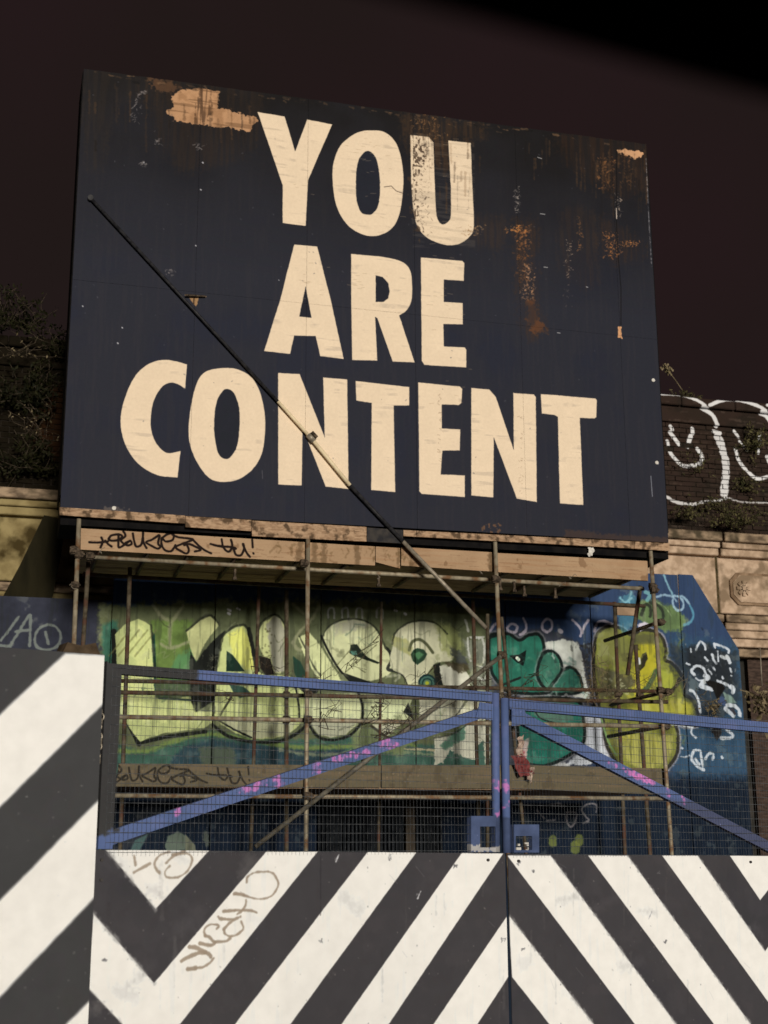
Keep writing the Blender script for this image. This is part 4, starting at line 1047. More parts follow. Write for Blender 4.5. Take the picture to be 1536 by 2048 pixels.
for k in range(8):
    t = k * math.pi / 4
    c_ = Vector((pc.x - .24 + math.cos(t) * .07, 17.56, pc.z + math.sin(t) * .07))
    mb.add(obox(c_, Vector((math.cos(t), 0, math.sin(t))) * .045, Vector((-math.sin(t), 0, math.cos(t))) * .024, Vector((0, .02, 0))))
mb.add(obox(Vector((pc.x - .24, 17.555, pc.z)), Vector((.03, 0, 0)), Vector((0, 0, .03)), Vector((0, .025, 0))))
mb.build('rosette', M['stone'], bld)
# brick ground storey glimpsed at the right edge
boxw('brick_pier', H(1500, 1400, 17.9).x, BX1, 17.9, 18.0, 0, zz(1312, 17.74) - .01, mat('dull_brown_brickwork', (.035, .024, .02), (.075, .05, .04), 9, .9, 0, .5, stretch=(1, 1, 4)), bld)

# brick parapets, every brick its own piece where the photograph shows it
bk = bmesh.new()
bmesh.ops.create_cube(bk, size=1)
for v in bk.verts:
    v.co.x *= .216; v.co.y *= .10; v.co.z *= .066
bmesh.ops.bevel(bk, geom=bk.edges[:], offset=.004, segments=1, affect='EDGES')
brick_me = bpy.data.meshes.new('brick'); bk.to_mesh(brick_me); bk.free()
brick_me.materials.append(M['brick'])
def parapet(x0, x1, label, band):
    z0 = zt + .003
    ztop = zz(800, 17.6)
    p = thing('brick_parapet', label, 'brick wall', ((x0 + x1) / 2, 17.9, z0))
    boxw('mortar_bed', x0, x1, 17.735, 18.1, z0, ztop - .02, M['mortar'], p)
    zc0 = zz(849, 17.62)
    row = 0
    z = z0 + .036
    while z < zc0 - .035:
        x = x0 + (.1125 if row % 2 else 0) + .11
        while x < x1 - .08:
            if random.random() > .015:
                b = link('brick', brick_me, p)
                b.location = Vector((x + random.uniform(-.004, .004), 17.765 + random.uniform(-.007, .007), z + random.uniform(-.003, .003))) - p.location
                b.rotation_euler = (random.uniform(-.015, .015), random.uniform(-.015, .015), random.uniform(-.015, .015))
            x += .225
        z += .0755; row += 1
    boxw('string_course', x0, x1, 17.66, 18.1, zc0, zz(818, 17.66), M['brick'], p, .01)
    n = 3 if x1 - x0 > 2 else 2
    for i in range(n):
        a, b = x0 + (x1 - x0) * i / n, x0 + (x1 - x0) * (i + 1) / n
        boxw('coping_stone', a + .004, b - .004, 17.58, 18.15, zz(817, 17.58), ztop + random.uniform(-.01, .01), M['brick'], p, .015)
    return p
parapet(8.7, 11.4, 'dark sooty brick parapet painted with white smiling faces right of the billboard', True)
parapet(-1.1, .75, 'dark mossy brick parapet left of the billboard, hung with ivy', True)
# the stretch behind the board, out of sight
parap_mid = boxw('parapet_wall', .76, 8.69, 17.8, 18.1, zt + .003, zz(805, 17.6), M['mortar'])
tag(parap_mid, 'dark parapet wall hidden directly behind the billboard', 'wall')

# ================================================================== the hoarding with graffiti
hd_ = thing('graffiti_hoarding', 'long plywood hoarding covered with lime, teal and yellow graffiti under the scaffold', 'hoarding', (4.5, Y_HOARD, 0))
seam = [H(x, 1400, Y_HOARD).x for x in (216, 426, 641, 831, 1015, 1188, 1370)]
top_r = H(1385, 1150, Y_HOARD)
bot_r = H(1478, 1300, Y_HOARD)
Zt = top_r.z
lefts = [-1.45, -.1]
xs = lefts + seam
zl = H(100, 1196, Y_HOARD).z
for i, a in enumerate(xs):
    b = xs[i + 1] if i + 1 < len(xs) else bot_r.x
    g = .007 if i > 1 else .004
    yo = random.uniform(-.006, .006)
    Y = Y_HOARD + yo
    if i < 2:
        top = zl
    else:
        top = Zt - .01
    if i == len(xs) - 1:
        fr = [(a + g, Y, .14), (b, Y, .14), (bot_r.x, Y, bot_r.z), (top_r.x, Y, Zt), (a + g, Y, Zt)]
    else:
        fr = [(a + g, Y, .14), (b - g, Y, .14), (b - g, Y, top), (a + g, Y, top)]
    prism('plywood_sheet', fr, Vector((0, .018, 0)), M['wall'], hd_)
boxw('backing_rail', xs[0], bot_r.x - .1, Y_HOARD + .06, Y_HOARD + .12, 1.0, 1.1, M['black'], hd_)
boxw('backing_rail', xs[0], bot_r.x - .1, Y_HOARD + .06, Y_HOARD + .12, 4.6, 4.7, M['black'], hd_)
# dark corrugated sheeting low down
sa, sb = H(640, 1650, 16.7), H(884, 1650, 16.7)
mb = MB()
x = sa.x
while x < sb.x:
    mb.add(tube_v((x, 16.72, .15), (x, 16.72, zz(1600, 16.7)), .02, 6))
    x += .052
o = mb.build('corrugated_sheet', M['shutter'])
tag(o, 'dark corrugated sheet panel low on the hoarding behind the mesh of the left gate leaf', 'panel')
o = boxw('timber_post', H(812, 1650, 16.6).x, H(830, 1650, 16.6).x, 16.6, 16.68, .14, zz(1600, 16.6), mat('dull_brown_post', (.03, .024, .018), (.05, .04, .03), 8), None)
tag(o, 'short dull brown timber post in front of the dark corrugated panel', 'post')

# ================================================================== slab added at the left for the diagonal shadow edge
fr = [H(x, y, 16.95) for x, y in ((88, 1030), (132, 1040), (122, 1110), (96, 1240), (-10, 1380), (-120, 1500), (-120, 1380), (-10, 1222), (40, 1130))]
o = prism('shadow_edge_slab', fr, Vector((0, .22, 0)), M['slab_shade'])
tag(o, 'dark olive leaning slab standing in for the diagonal edge of shade beside the left end of the billboard', 'slab')

# ================================================================== the billboard
bb = thing('billboard', 'huge navy painted plywood billboard reading YOU ARE CONTENT in cream capitals', 'billboard', (4.06, 14.6, 5.86))
sx = [SX0] + [H(x, 600, 14.5).x for x in (390, 613, 830, 1040, 1237)] + [SX1]
zm = [H(x, 600 + (x - 558) * .113, 14.5).z for x in (558, 800)]
zs = sum(zm) / 2
def trim_top(x):
    return None
def zpx(px, py): return H(px, py, 14.5).z
zb_l, zb_r = zpx(121, 1014), zpx(1338, 1082)
def zb(x): return zb_l + (zb_r - zb_l) * (x - SX0) / (SX1 - SX0)
def ztop(x): return 11.135 + (x - SX0) / (SX1 - SX0) * .07
jit = lambda: random.uniform(-.0012, .0012)
for i in range(6):
    a, b = sx[i] + .0012, sx[i + 1] - .0012
    if i == 0: a = SX0
    if i == 5: b = SX1
    y1, y2 = 14.5 + jit(), 14.5 + jit()
    prism('plywood_sheet', [(a, y1, zb(a) - .02), (b, y1, zb(b) - .02), (b, y1, zs - .001), (a, y1, zs - .001)], Vector((0, .018, 0)), M['board'], bb)
    # the top edge is ragged
    pts = [(a, y2, zs + .001), (b, y2, zs + .001)]
    n = 14
    for k in range(n + 1):
        xx = b + (a - b) * k / n
        pts.append((xx, y2, ztop(xx) + random.uniform(-.004, .003)))
    prism('plywood_sheet', pts, Vector((0, .018, 0)), M['board'], bb)
TR = [[(119, 1014), (370, 1031), (370, 1047), (119, 1030)], [(371, 1032), (503, 1040), (503, 1062), (371, 1054)], [(504, 1041), (733, 1054), (733, 1083), (504, 1072)], [(734, 1055), (806, 1060), (806, 1087), (734, 1083)],
      [(807, 1060), (833, 1061.5), (833, 1073.5), (807, 1072)], [(834, 1061.5), (1268, 1083), (1268, 1097), (834, 1073.5)], [(1269, 1083), (1339, 1086.5), (1339, 1102), (1269, 1097)]]
for k, P in enumerate(TR):
    Y = 14.476 + (k % 2) * .004
    fr = [H(x, y, Y) for x, y in P]
    # ragged bottom and top
    prism('trim_board', fr, Vector((0, .022, 0)), M['trim_navy'] if k == 3 else M['trim'], bb)
# dark box frame behind the sheets
zf = H(1338, 1118, 14.56).z
boxw('frame_rail', SX0 + .01, SX1 + .02, 14.56, 15.25, zf, zf + .3, M['black'], bb)
boxw('frame_rail', SX0 + .02, SX1 - .02, 14.53, 14.68, 10.98, 11.08, M['black'], bb)
for x in [SX0 + .03] + sx[1:6] + [SX1 - .12]:
    boxw('frame_stud', x, x + .09, 14.53, 14.7, zf + .302, 10.978, M['black'], bb)
boxw('side_board', SX0 - .012, SX0 - .001, 14.505, 15.2, zf + .31, 11.1, M['black'], bb)
boxw('side_board', SX1 + .001, SX1 + .012, 14.505, 15.2, zf + .31, 11.12, M['black'], bb)
# bolts and blobs on the face
for px, py in ((228, 1016), (1314, 925), (1307, 760)):
    c_ = H(px, py, 14.485)
    tube('bolt_head', c_, c_ + Vector((0, .03, 0)), .022, M['pale'], bb, 8)

# ================================================================== long brace across the board
br = thing('brace_tube', 'long diagonal scaffold tube, half painted, braced across the front of the billboard', 'scaffold tube', H(180, 395, 14.42))
pts = [(181, 396), (556, 803), (622, 876), (700, 971), (806, 1083), (972, 1256)]
Ys = [14.462, 14.46, 14.455, 14.455, 14.455, 14.46]
P3 = [H(x, y, Y) for (x, y), Y in zip(pts, Ys)]
for (a, b, m, r_) in ((0, 1, 'tube_navy', .0185), (1, 2, 'tube_cream', .019), (2, 3, 'tube_cream', .0225), (3, 4, 'tube_navy', .0225), (4, 5, 'tube_pale', .024)):
    tube('tube', P3[a], P3[b], r_, M[m], br)
d_ = (P3[3] - P3[2]).normalized()
tube('sleeve_coupler', P3[2] - d_ * .05, P3[2] + d_ * .05, .036, M['tube_pale'], br)
mb = MB(); mb.add(obox(P3[2] + Vector((.03, -.02, .03)), Vector((.012, 0, .012)), Vector((0, .03, 0)), Vector((-.03, 0, .03)))); mb.build('coupler_bolt', M['coupler'], br)
tube('hook', P3[0] + Vector((0, .09, .01)), P3[0] + Vector((0, -.02, 0)), .032, M['tube_navy'], br, 10)
tube('eye_bolt', H(371, 590, 14.45), H(411, 593, 14.48), .012, M['coupler'], br, 6)

# ================================================================== the scaffold
sc = thing('scaffold', 'rusty tube scaffold with plank fascias and decks standing under the billboard', 'scaffold', (4, 15.3, .13))
def pole(name, P, Y, r_=.0242, m='tube', Y2=None, ground=True, seg=12):
    (x0, y0), (x1, y1) = P
    a = H(x0, y0, Y); b = H(x1, y1, Y2 or Y)
    if ground:
        d = (b - a).normalized()
        b = a + d * ((a.z - .13) / -d.z)
    return tube(name, a, b, r_, M[m], sc, seg)
def clamp(p, m='coupler', s=1.0):
    """a doubler coupler: two short sleeves at right angles with a bolt"""
    mb = MB()
    s *= random.uniform(.9, 1.1)
    mb.add(tube_v(p + Vector((-.04, 0, 0)) * s, p + Vector((.04, 0, 0)) * s, .035 * s, 8))
    mb.add(tube_v(p + Vector((0, .03, -.04)) * s, p + Vector((0, .03, .04)) * s, .036 * s, 8))
    mb.add(tube_v(p + Vector((.045, -.03, .0)) * s, p + Vector((.045, .05, .0)) * s, .012 * s, 6))
    mb.build('coupler', M[m], sc)
pole('standard', ((158, 1038), (148, 1282)), 14.5)
pole('standard', ((616, 1078), (612, 1690)), 14.5)
pole('standard', ((990, 1084), (1003, 1393)), 14.5)
pole('standard', ((1301, 1102), (1342, 1690)), 14.5)
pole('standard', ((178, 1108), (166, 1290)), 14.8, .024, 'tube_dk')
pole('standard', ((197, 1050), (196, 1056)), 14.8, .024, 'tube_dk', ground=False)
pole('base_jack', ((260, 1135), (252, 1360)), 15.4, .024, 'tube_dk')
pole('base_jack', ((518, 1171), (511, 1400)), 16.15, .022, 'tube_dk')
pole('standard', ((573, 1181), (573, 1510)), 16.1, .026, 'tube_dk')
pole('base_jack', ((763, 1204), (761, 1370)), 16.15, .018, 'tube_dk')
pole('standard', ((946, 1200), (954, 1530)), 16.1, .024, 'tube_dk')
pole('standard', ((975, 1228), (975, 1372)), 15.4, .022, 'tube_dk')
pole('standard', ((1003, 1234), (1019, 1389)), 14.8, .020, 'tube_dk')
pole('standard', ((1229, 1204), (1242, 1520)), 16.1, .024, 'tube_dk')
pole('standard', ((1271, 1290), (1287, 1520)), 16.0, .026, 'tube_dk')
pole('raker', ((1281, 1172), (1255, 1350)), 14.9, .026, 'tube_dk', 15.0, ground=False)
# ledgers and transoms
def run(name, P0, P1, Y, r_=.0242, m='tube'):
    return tube(name, H(*P0, Y), H(*P1, Y), r_, M[m], sc)
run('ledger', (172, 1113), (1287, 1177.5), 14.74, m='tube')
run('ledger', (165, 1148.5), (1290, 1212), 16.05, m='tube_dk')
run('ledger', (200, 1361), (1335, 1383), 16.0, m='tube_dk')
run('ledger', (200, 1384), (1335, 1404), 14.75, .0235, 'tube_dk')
run('ledger', (200, 1433), (1333, 1453), 14.58, .0245, 'tube')
run('ledger', (200, 1591), (1335, 1597), 14.58, .0235, 'tube')
for px, py in ((1330, 1384), (1316, 1245), (1325, 1453)):
    a = H(px, py, 14.6)
    tube('transom', a, a + Vector((0, 1.5, 0)), .024, M['coupler'], sc)
    tube('transom_end', a - Vector((0, .10, 0)), a, .031, M['coupler'], sc, 10)
    clamp(a + Vector((.02, -.04, .0)))
Zd = H(600, 1106, 14.62).z
for px in (200, 300, 382, 478, 605, 705, 860, 1030, 1112, 1200, 1282):
    a = H(px, 1130 + (px - 600) * .055, 14.7)
    z = Zd - .028
    tube('transom', (a.x, 14.62, z), (a.x, 16.2, z), .022, M['tube_dk'], sc)
    if px not in (200, 300, 1282):
        clamp(Vector((a.x, 14.74, z - .03)), s=.8)
# deck boards
dx0, dx1 = H(168, 1104, 14.6).x, H(1297, 1160, 14.6).x
y = 14.6
k = 0
while y < 16.2:
    zj = Zd + random.uniform(0, .012)
    cut = dx0 + (2.2 + 1.4 * (k % 3)) % (dx1 - dx0)
    boxw('deck_board', dx0, cut - .004, y, y + .218, zj, zj + .036, M['under'], sc)
    boxw('deck_board', cut + .004, dx1, y, y + .218, zj + .003, zj + .04, M['under'], sc)
    y += .2275; k += 1
zl2 = H(763, 1578, 14.6).z
y = 14.6
while y < 16.1:
    boxw('deck_board', H(215, 1570, 14.6).x, dx1 + .04, y, y + .218, zl2, zl2 + .036, M['under'], sc)
    y += .2275
# fascia planks
def plank(P, Y, m, th=.038):
    prism('fascia_plank', [H(x, y, Y) for x, y in P], Vector((0, th, 0)), M[m], sc)
plank([(161, 1099), (750, 1131), (750, 1093), (162, 1056.5)], 14.55, 'plank')
plank([(751.5, 1124), (800, 1137), (800, 1096), (751.5, 1093)], 14.556, 'plank')
plank([(802.5, 1131), (984, 1143), (984, 1104.5), (802.5, 1094)], 14.55, 'plank')
plank([(986, 1143.5), (1296, 1161.5), (1296, 1122), (986, 1105.5)], 14.552, 'plank')
plank([(231, 1573), (761, 1575), (762, 1531), (238, 1527)], 14.55, 'plank2')
plank([(763.5, 1575), (1050, 1578), (1336, 1590), (1330, 1537), (1050, 1530), (763.5, 1530)], 14.553, 'plank2')
boxw('fascia_plank', H(1233, 1220, 16.1).x, H(1273, 1220, 16.1).x, 16.08, 16.11, H(1250, 1231, 16.1).z, H(1250, 1213, 16.1).z, M['under'], sc)
# long lower brace seen through the gate
M['tube_grey'] = mat('dull_grey_tube', (.085, .076, .06), (.17, .155, .125), 14, .6, .1, .2)
tube('brace', H(1001, 1313, 14.42), H(510, 1694, 14.42), .0255, M['tube_grey'], sc)
for px, py in ((158, 1109), (148, 1100), (608, 1126), (991, 1158), (1305, 1172), (616, 1439), (616, 1592), (1003, 1310), (1340, 1592), (1308, 1180), (573, 1389), (946, 1384), (762, 1370), (1236, 1388), (1280, 1392), (1321, 1380), (180, 1112), (150, 1170), (1003, 1452), (573, 1439), (1010, 1592), (440, 1592), (730, 1516), (616, 1388)):
    clamp(H(px, py, 16.0 if px in (573, 946, 762, 1236, 1280) else 14.47))
for px, py in ((336 + 664, 1160), (1118 - 90, 1163), (1048, 1172), (1110, 1176), (470, 1138), (757, 1152)):
    p = H(px, py, 14.7)
    mb = MB(); mb.add(obox(p - Vector((0, 0, .05)), Vector((.012, 0, 0)), Vector((0, .012, 0)), Vector((0, 0, .05)))); mb.add(obox(p - Vector((0, 0, .11)), Vector((.022, 0, 0)), Vector((0, .02, 0)), Vector((0, 0, .014))))
    mb.build('hanging_clip', M['coupler'], sc)
# wire ties
def wire_tie(px, py, Y, n=5, s=9):
    mb = MB()
    p = H(px, py, Y)
    for _ in range(n):
        q = p + Vector((random.uniform(-1, 1), random.uniform(-.3, .1), random.uniform(-1, 1))) * .004 * s
        mb.add(tube_v(p, q, .003, 4)); p = q
    return mb
mb = MB()
for px, py in ((140, 1171), (199, 1104), (1139, 1154), (1140, 1158), (757, 1142), (965, 1148), (1122, 1168)):
    w_ = wire_tie(px, py, 14.45)
    mb.add((w_.v, w_.f))
mb.build('wire_ties', M['tube_pale'], sc)

# ================================================================== the gates
def gp(s_, z, off=0.0):
    return GP0 + GD * (s_ - GP0.dot(GD)) + GN * off + Vector((0, 0, z - GP0.z))
def gs(px, py): return G(px, py).dot(GD)
def gplate(name, P, o0, o1, m, parent):
    """P: photo points on the gate plane; from offset o0 to o1 away from the street"""
    fr = [G(x, y) + GN * o0 for x, y in P]
    return prism(name, fr, GN * (o1 - o0), m, parent)
BLUE = M['blue']
zg = .18
def leaf(label, base, P_sheet, rails, mesh_box, latch, nm):
    t = thing('gate_leaf', label, 'gate', base, 'pair of striped gates')
    fr = [G(*P_sheet[0]), G(*P_sheet[1])]
    a, b = fr
    v = [Vector((a.x, a.y, zg)), Vector((b.x, b.y, zg)), b, a]
    prism('steel_sheet', v, GN * .006, M['leafs'], t)
    for name, P, o0, o1 in rails:
        if len(P) == 2:
            tube(name, G(P[0][0], P[0][1]) + GN * .025, G(P[1][0], P[1][1]) + GN * .025, .0265, BLUE, t, 20)
        else:
            gplate(name, P, o0, o1, BLUE, t)
    s0, s1, zlo, top = mesh_box
    mb = MB()
    rr = .00135
    z = zlo
    def ztp(s_):
        return top[0] + (top[1] - top[0]) * (s_ - s0) / (s1 - s0)
    n = 0
    while z < max(top):
        mb.add(tube_v(gp(s0, z, -.004), gp(s1, z + (top[1] - top[0]) * .5, -.004), rr, 4))
        z += .0508
        n += 1
    s_ = s0
    while s_ < s1:
        j = random.uniform(-.0015, .0015)
        mb.add(tube_v(gp(s_ + j, zlo - .02, -.0015), gp(s_, ztp(s_), -.0015), rr * .5, 4))
        s_ += .0254
    mb.build('wire_mesh', M['wire'], t)
    if latch:
        (x0, y0, x1, y1), (a0, b0, a1, b1) = latch
        for P in ([(x0, y0), (x1, y0), (x1, b0), (x0, b0)], [(x0, b0), (a0, b0), (a0, y1), (x0, y1)], [(a1, b0), (x1, b0), (x1, y1), (a1, y1)], [(a0, b1), (a1, b1), (a1, y1), (a0, y1)]):
            gplate('latch_plate', P, -.012, .03, BLUE, t)
    return t
t1_ = leaf('left gate leaf with white chevrons and a brown marker tag under blue-framed wire mesh', G(600, 1700) - Vector((0, 0, G(600, 1700).z - .13)),
     [(188, 1699.5), (1010, 1706.5)],
     [('top_rail', [(244, 1348), (985, 1403), (985, 1384), (214, 1326)], .004, .055),
      ('hinge_stile', [(196, 1698), (225, 1698), (243.5, 1346), (214, 1322)], .0, .06),
      ('closing_stile', [(996.5, 1704), (995, 1386)], 0, 0),
      ('diagonal_brace', [(226, 1690), (984, 1430), (984, 1409), (228, 1659)], .010, .05)],
     (gs(214, 1600), gs(988, 1600), G(600, 1703).z, (G(214, 1328).z, G(1005, 1386).z)), ((940, 1632, 990, 1704), (958, 1653, 989, 1695)), 0)
t2_ = leaf('right gate leaf with narrow white diagonal stripes under a blue frame and wire mesh', G(1300, 1710) - Vector((0, 0, G(1300, 1710).z - .13)),
     [(1016, 1707.5), (1640, 1713)],
     [('top_rail', [(1020, 1418), (1640, 1474), (1640, 1454), (1020, 1397)], .004, .055),
      ('closing_stile', [(1018, 1706), (1013.5, 1396)], 0, 0),
      ('diagonal_brace', [(1027, 1438), (1545, 1706), (1585, 1706), (1030, 1414)], .010, .05),
      ('hinge_stile', [(1626, 1712), (1642, 1712), (1645, 1452), (1629, 1452)], .0, .06)],
     (gs(1024, 1600), gs(1640, 1600), G(1300, 1707).z, (G(1006, 1396).z, G(1640, 1454).z)), ((1026, 1649, 1076, 1705), (1029, 1672, 1062, 1700)), 1)
for t in (t1_, t2_):
    del t['group']
# dark left cheek of the closing stile
def bolt(px, py, t, r_=.012, m='wire'):
    p = G(px, py)
    tube('bolt', p - GN * .012, p + GN * .002, r_, M[m], t, 8)
for px, py in ((203, 1720), (202, 1760), (975, 1720)): bolt(px, py, t1_, .009, 'charcoal')
for px, py in ((1036, 1722), (1500, 1724)): bolt(px, py, t2_, .009, 'charcoal')
gplate('gusset_plate', [(986, 1408), (986, 1440), (952, 1436), (960, 1404)], .001, .006, BLUE, t1_)
gplate('gusset_plate', [(1024, 1416), (1024, 1452), (1058, 1448), (1050, 1420)], .001, .006, BLUE, t2_)
# hardware and litter in the latch windows
c_ = G(1046, 1693, .03)
mb = MB()
for _ in range(7):
    p = c_ + GD * random.uniform(-.05, .05) + Vector((0, 0, random.uniform(-.03, .02)))
    mb.add(obox(p, GD * random.uniform(.006, .02), GN * .006, Vector((0, 0, random.uniform(.004, .010)))))
o = mb.build('crumpled_wrapper', M['pale']); tag(o, 'small pale crumpled wrapper caught in the right gate latch opening', 'litter')
# fence panel
fe = thing('fence_panel', 'taller steel fence panel with broad white diagonal stripes left of the gates', 'fence', Vector((G(0, 1700).x, G(0, 1700).y, .13)))
def gfo(px, py): return G(px, py, -.1)
P = [gfo(-330, 1269), gfo(209, 1310)]
zb_ = .16
v = [Vector((P[0].x, P[0].y, zb_)), Vector((P[1].x, P[1].y, zb_)), P[1], P[0]]
prism('steel_sheet', v, GN * .004, M['fence'], fe)
e = P[1]
prism('edge_post', [Vector((e.x, e.y, zb_)) + GN * .006 - GD * .05, Vector((e.x, e.y, zb_)) + GN * .006 - GD * .004, e + GN * .006 - GD * .004 - Vector((0, 0, .02)), e + GN * .006 - GD * .05 - Vector((0, 0, .02))], GN * .05, M['charcoal'], fe)
o = prism('felt_scrap', [gfo(*p) for p in ((130, 1303), (205, 1309), (196, 1284), (168, 1290), (140, 1283))], GN * .12, M['scrap'])
o.location += GN * .03
tag(o, 'small brown folded felt scrap lying on top of the striped fence panel', 'scrap')
# chain hanging in the gap
lk = MB()
def link_ring(c, flat, r_=.012, L=.018, th=.0035):
    ax = GD if flat else GN
    n = 10
    pts = [c + ax * (r_ * math.cos(2 * math.pi * k / n)) + Vector((0, 0, L * math.sin(2 * math.pi * k / n))) for k in range(n)]
    for k in range(n):
        lk.add(tube_v(pts[k], pts[(k + 1) % n], th, 5))
top = G(202, 1424, -.04); bot = G(197, 1522, -.04)
n = 11
for k in range(n):
    c_ = top.lerp(bot, k / (n - 1)) + GD * math.sin(k * 1.3) * .006
    link_ring(c_, k % 2)
o = lk.build('chain', M['tube_pale']); tag(o, 'short steel chain hanging in the gap between fence panel and gate', 'chain')

def rag(name, label, cat, P, Y, m, fold=.05):
    t = thing(name, label, cat, H(*P[0][0][0], Y))
    for pts, mm in P:
        g = MB()
        n = 7
        A, B, C_, D = [H(x, y, Y) for x, y in pts]
        V = []
        for i in range(n + 1):
            for j in range(n + 1):
                u, v = i / n, j / n
                p = (A * (1 - u) + B * u) * (1 - v) + (D * (1 - u) + C_ * u) * v
                V.append(p + Vector((random.gauss(0, .007), -abs(math.sin(u * 9 + v * 5)) * fold - random.random() * .012, random.gauss(0, .007))))
        F_ = [(i * (n + 1) + j, (i + 1) * (n + 1) + j, (i + 1) * (n + 1) + j + 1, i * (n + 1) + j + 1) for i in range(n) for j in range(n)]
        mesh('cloth', V, F_, mm, t, True)
    return t
red_m = mat('dirty_red_cloth', (.09, .018, .02), (.20, .055, .055), 22, .95, 0, .3)
pal_m = mat('dirty_pale_cloth', (.25, .17, .14), (.45, .36, .30), 22, .95, 0, .3)
rag('torn_rag', 'torn red and pale rag hanging on the lower fascia plank beside the gate joint', 'rag',
    [([(1033, 1476), (1046, 1470), (1044, 1512), (1030, 1516)], pal_m), ([(1022, 1512), (1044, 1508), (1066, 1548), (1036, 1554)], red_m), ([(1056, 1536), (1066, 1534), (1060, 1566), (1052, 1558)], pal_m)], 14.5, None)
rag('pale_scrap', 'small pale paper scrap stuck in the dark gap under the billboard trim at the right', 'litter', [([(1176, 1094), (1187, 1096), (1184, 1112), (1175, 1114)], M['pale'])], 14.53, None, .01)
# ================================================================== weeds, ivy and bare branches
def leafy(name, label, cat, c, rad, n, m, lsize=.03, stems=10, up=.3, dens=None, kind=None):
    t = thing(name, label, cat, c)
    mb = MB(); ms = MB()
    for _ in range(stems):
        p = Vector(c) + Vector((random.gauss(0, rad[0] * .3), random.gauss(0, rad[1] * .3), -rad[2] * .2))
        d = Vector((random.gauss(0, .6), random.gauss(-.2, .4), random.uniform(-.3, 1) + up)).normalized()
        for k in range(5):
            q = p + d * rad[2] * random.uniform(.15, .32)
            ms.add(tube_v(p, q, .004, 4, .003))
            for _ in range(max(1, n // (stems * 5))):
                lp = p.lerp(q, random.random()) + Vector((random.gauss(0, 1), random.gauss(0, 1), random.gauss(0, 1))) * lsize * .9
                a = Vector((random.gauss(0, 1), random.gauss(0, 1), random.gauss(0, 1))).normalized()
                b = a.cross(Vector((random.gauss(0, 1), random.gauss(0, 1), random.gauss(0, 1)))).normalized()
                s_ = lsize * random.uniform(.5, 1.3)
                i0 = len(mb.v)
                mb.v += [lp - a * s_, lp + b * s_ * .45 + a.cross(b) * s_ * .15, lp + a * s_, lp - b * s_ * .45 + a.cross(b) * s_ * .15]
                mb.f.append((i0, i0 + 1, i0 + 2, i0 + 3))
            p = q
            d = (d + Vector((random.gauss(0, .4), random.gauss(0, .3), random.gauss(0, .35)))).normalized()
    mb.build('leaves', m, t)['kind'] = 'stuff'; ms.build('stems', M['twig'], t)['kind'] = 'stuff'
    return t
Yp = 17.5
leafy('weed', 'sparse weed on the parapet top nearest the billboard edge', 'weed', H(1368, 792, 17.7), (.35, .1, .12), 150, M['leaf'], .028, 14)
leafy('weed', 'bushy weed growing over the eyes of the right smiling face', 'weed', H(1503, 885, 17.66), (.28, .08, .32), 520, M['leaf'], .03, 26, 0)
leafy('weed', 'leafy weed with a yellow bloom below the painted faces', 'weed', H(1490, 975, 17.66), (.25, .08, .25), 300, M['leaf'], .026, 18, 0)
leafy('weed', 'straggling weed on the brick inside the left smiling face', 'weed', H(1392, 930, 17.66), (.2, .08, .35), 180, M['leaf'], .024, 14, -.1)
leafy('moss_clump', 'mossy clump on the cornice ledge at the right edge', 'weed', H(1470, 1040, 17.4), (.6, .1, .2), 700, M['leaf'], .026, 40, .0)
leafy('moss_clump', 'tufted brown growth along the foot of the painted bricks', 'weed', H(1440, 1012, 17.6), (1.0, .08, .16), 500, M['leaf'], .026, 40, .0)
leafy('moss_clump', 'mossy clump on the cornice ledge beside the billboard corner', 'weed', H(1375, 1028, 17.45), (.3, .1, .14), 360, M['leaf'], .024, 26, 0)
yb = H(1492, 978, 17.6)
# tall dead flower stem leaning on the parapet top
st = thing('dead_flower_stem', 'tall dead flower stem leaning left above the parapet', 'plant', H(1374, 792, 17.7))
a, b, c_ = H(1374, 794, 17.7), H(1352, 762, 17.7), H(1334, 738, 17.7)
tube('stem', a, b, .006, M['leaf_dry'], st, 5); tube('stem', b, c_, .006, M['leaf_dry'], st, 5)
mb = MB()
for _ in range(40):
    p = c_.lerp(b, random.uniform(-.2, .3)) + Vector((random.gauss(0, .03), random.gauss(0, .03), random.gauss(0, .03)))
    mb.add(obox(p, Vector((.012, 0, .006)), Vector((0, .006, .004)), Vector((-.004, 0, .012))))
mb.build('seed_head', M['leaf_dry'], st)
# ivy on the left
for (px, py), n, r_, lab in (((22, 640), 900, (.5, .15, .5), 'dark ivy mass over the parapet top at the upper left edge'), ((35, 790), 1300, (.55, .12, .5), 'dark ivy mass hanging midway down the left brick parapet'),
                        ((50, 925), 1100, (.5, .15, .45), 'dark ivy mass hanging just above the left stone cornice'), ((118, 700), 260, (.15, .1, .4), 'thin ivy strand beside the left edge of the billboard')):
    leafy('ivy', lab, 'ivy', H(px, py, 17.55), r_, n, M['leaf_dk'], .04, 40 if n > 500 else 16, .1)
for k, ((px, py), n) in enumerate((((40, 700), 60), ((70, 860), 60))):
    t = leafy('dead_leaf_tuft', ('scatter of pale dead leaves high in the dark left ivy', 'scatter of pale dead leaves low in the dark left ivy')[k], 'plant', H(px, py, 17.35), (.45, .1, .45), n, M['leaf_dry'], .022, 10, .1)
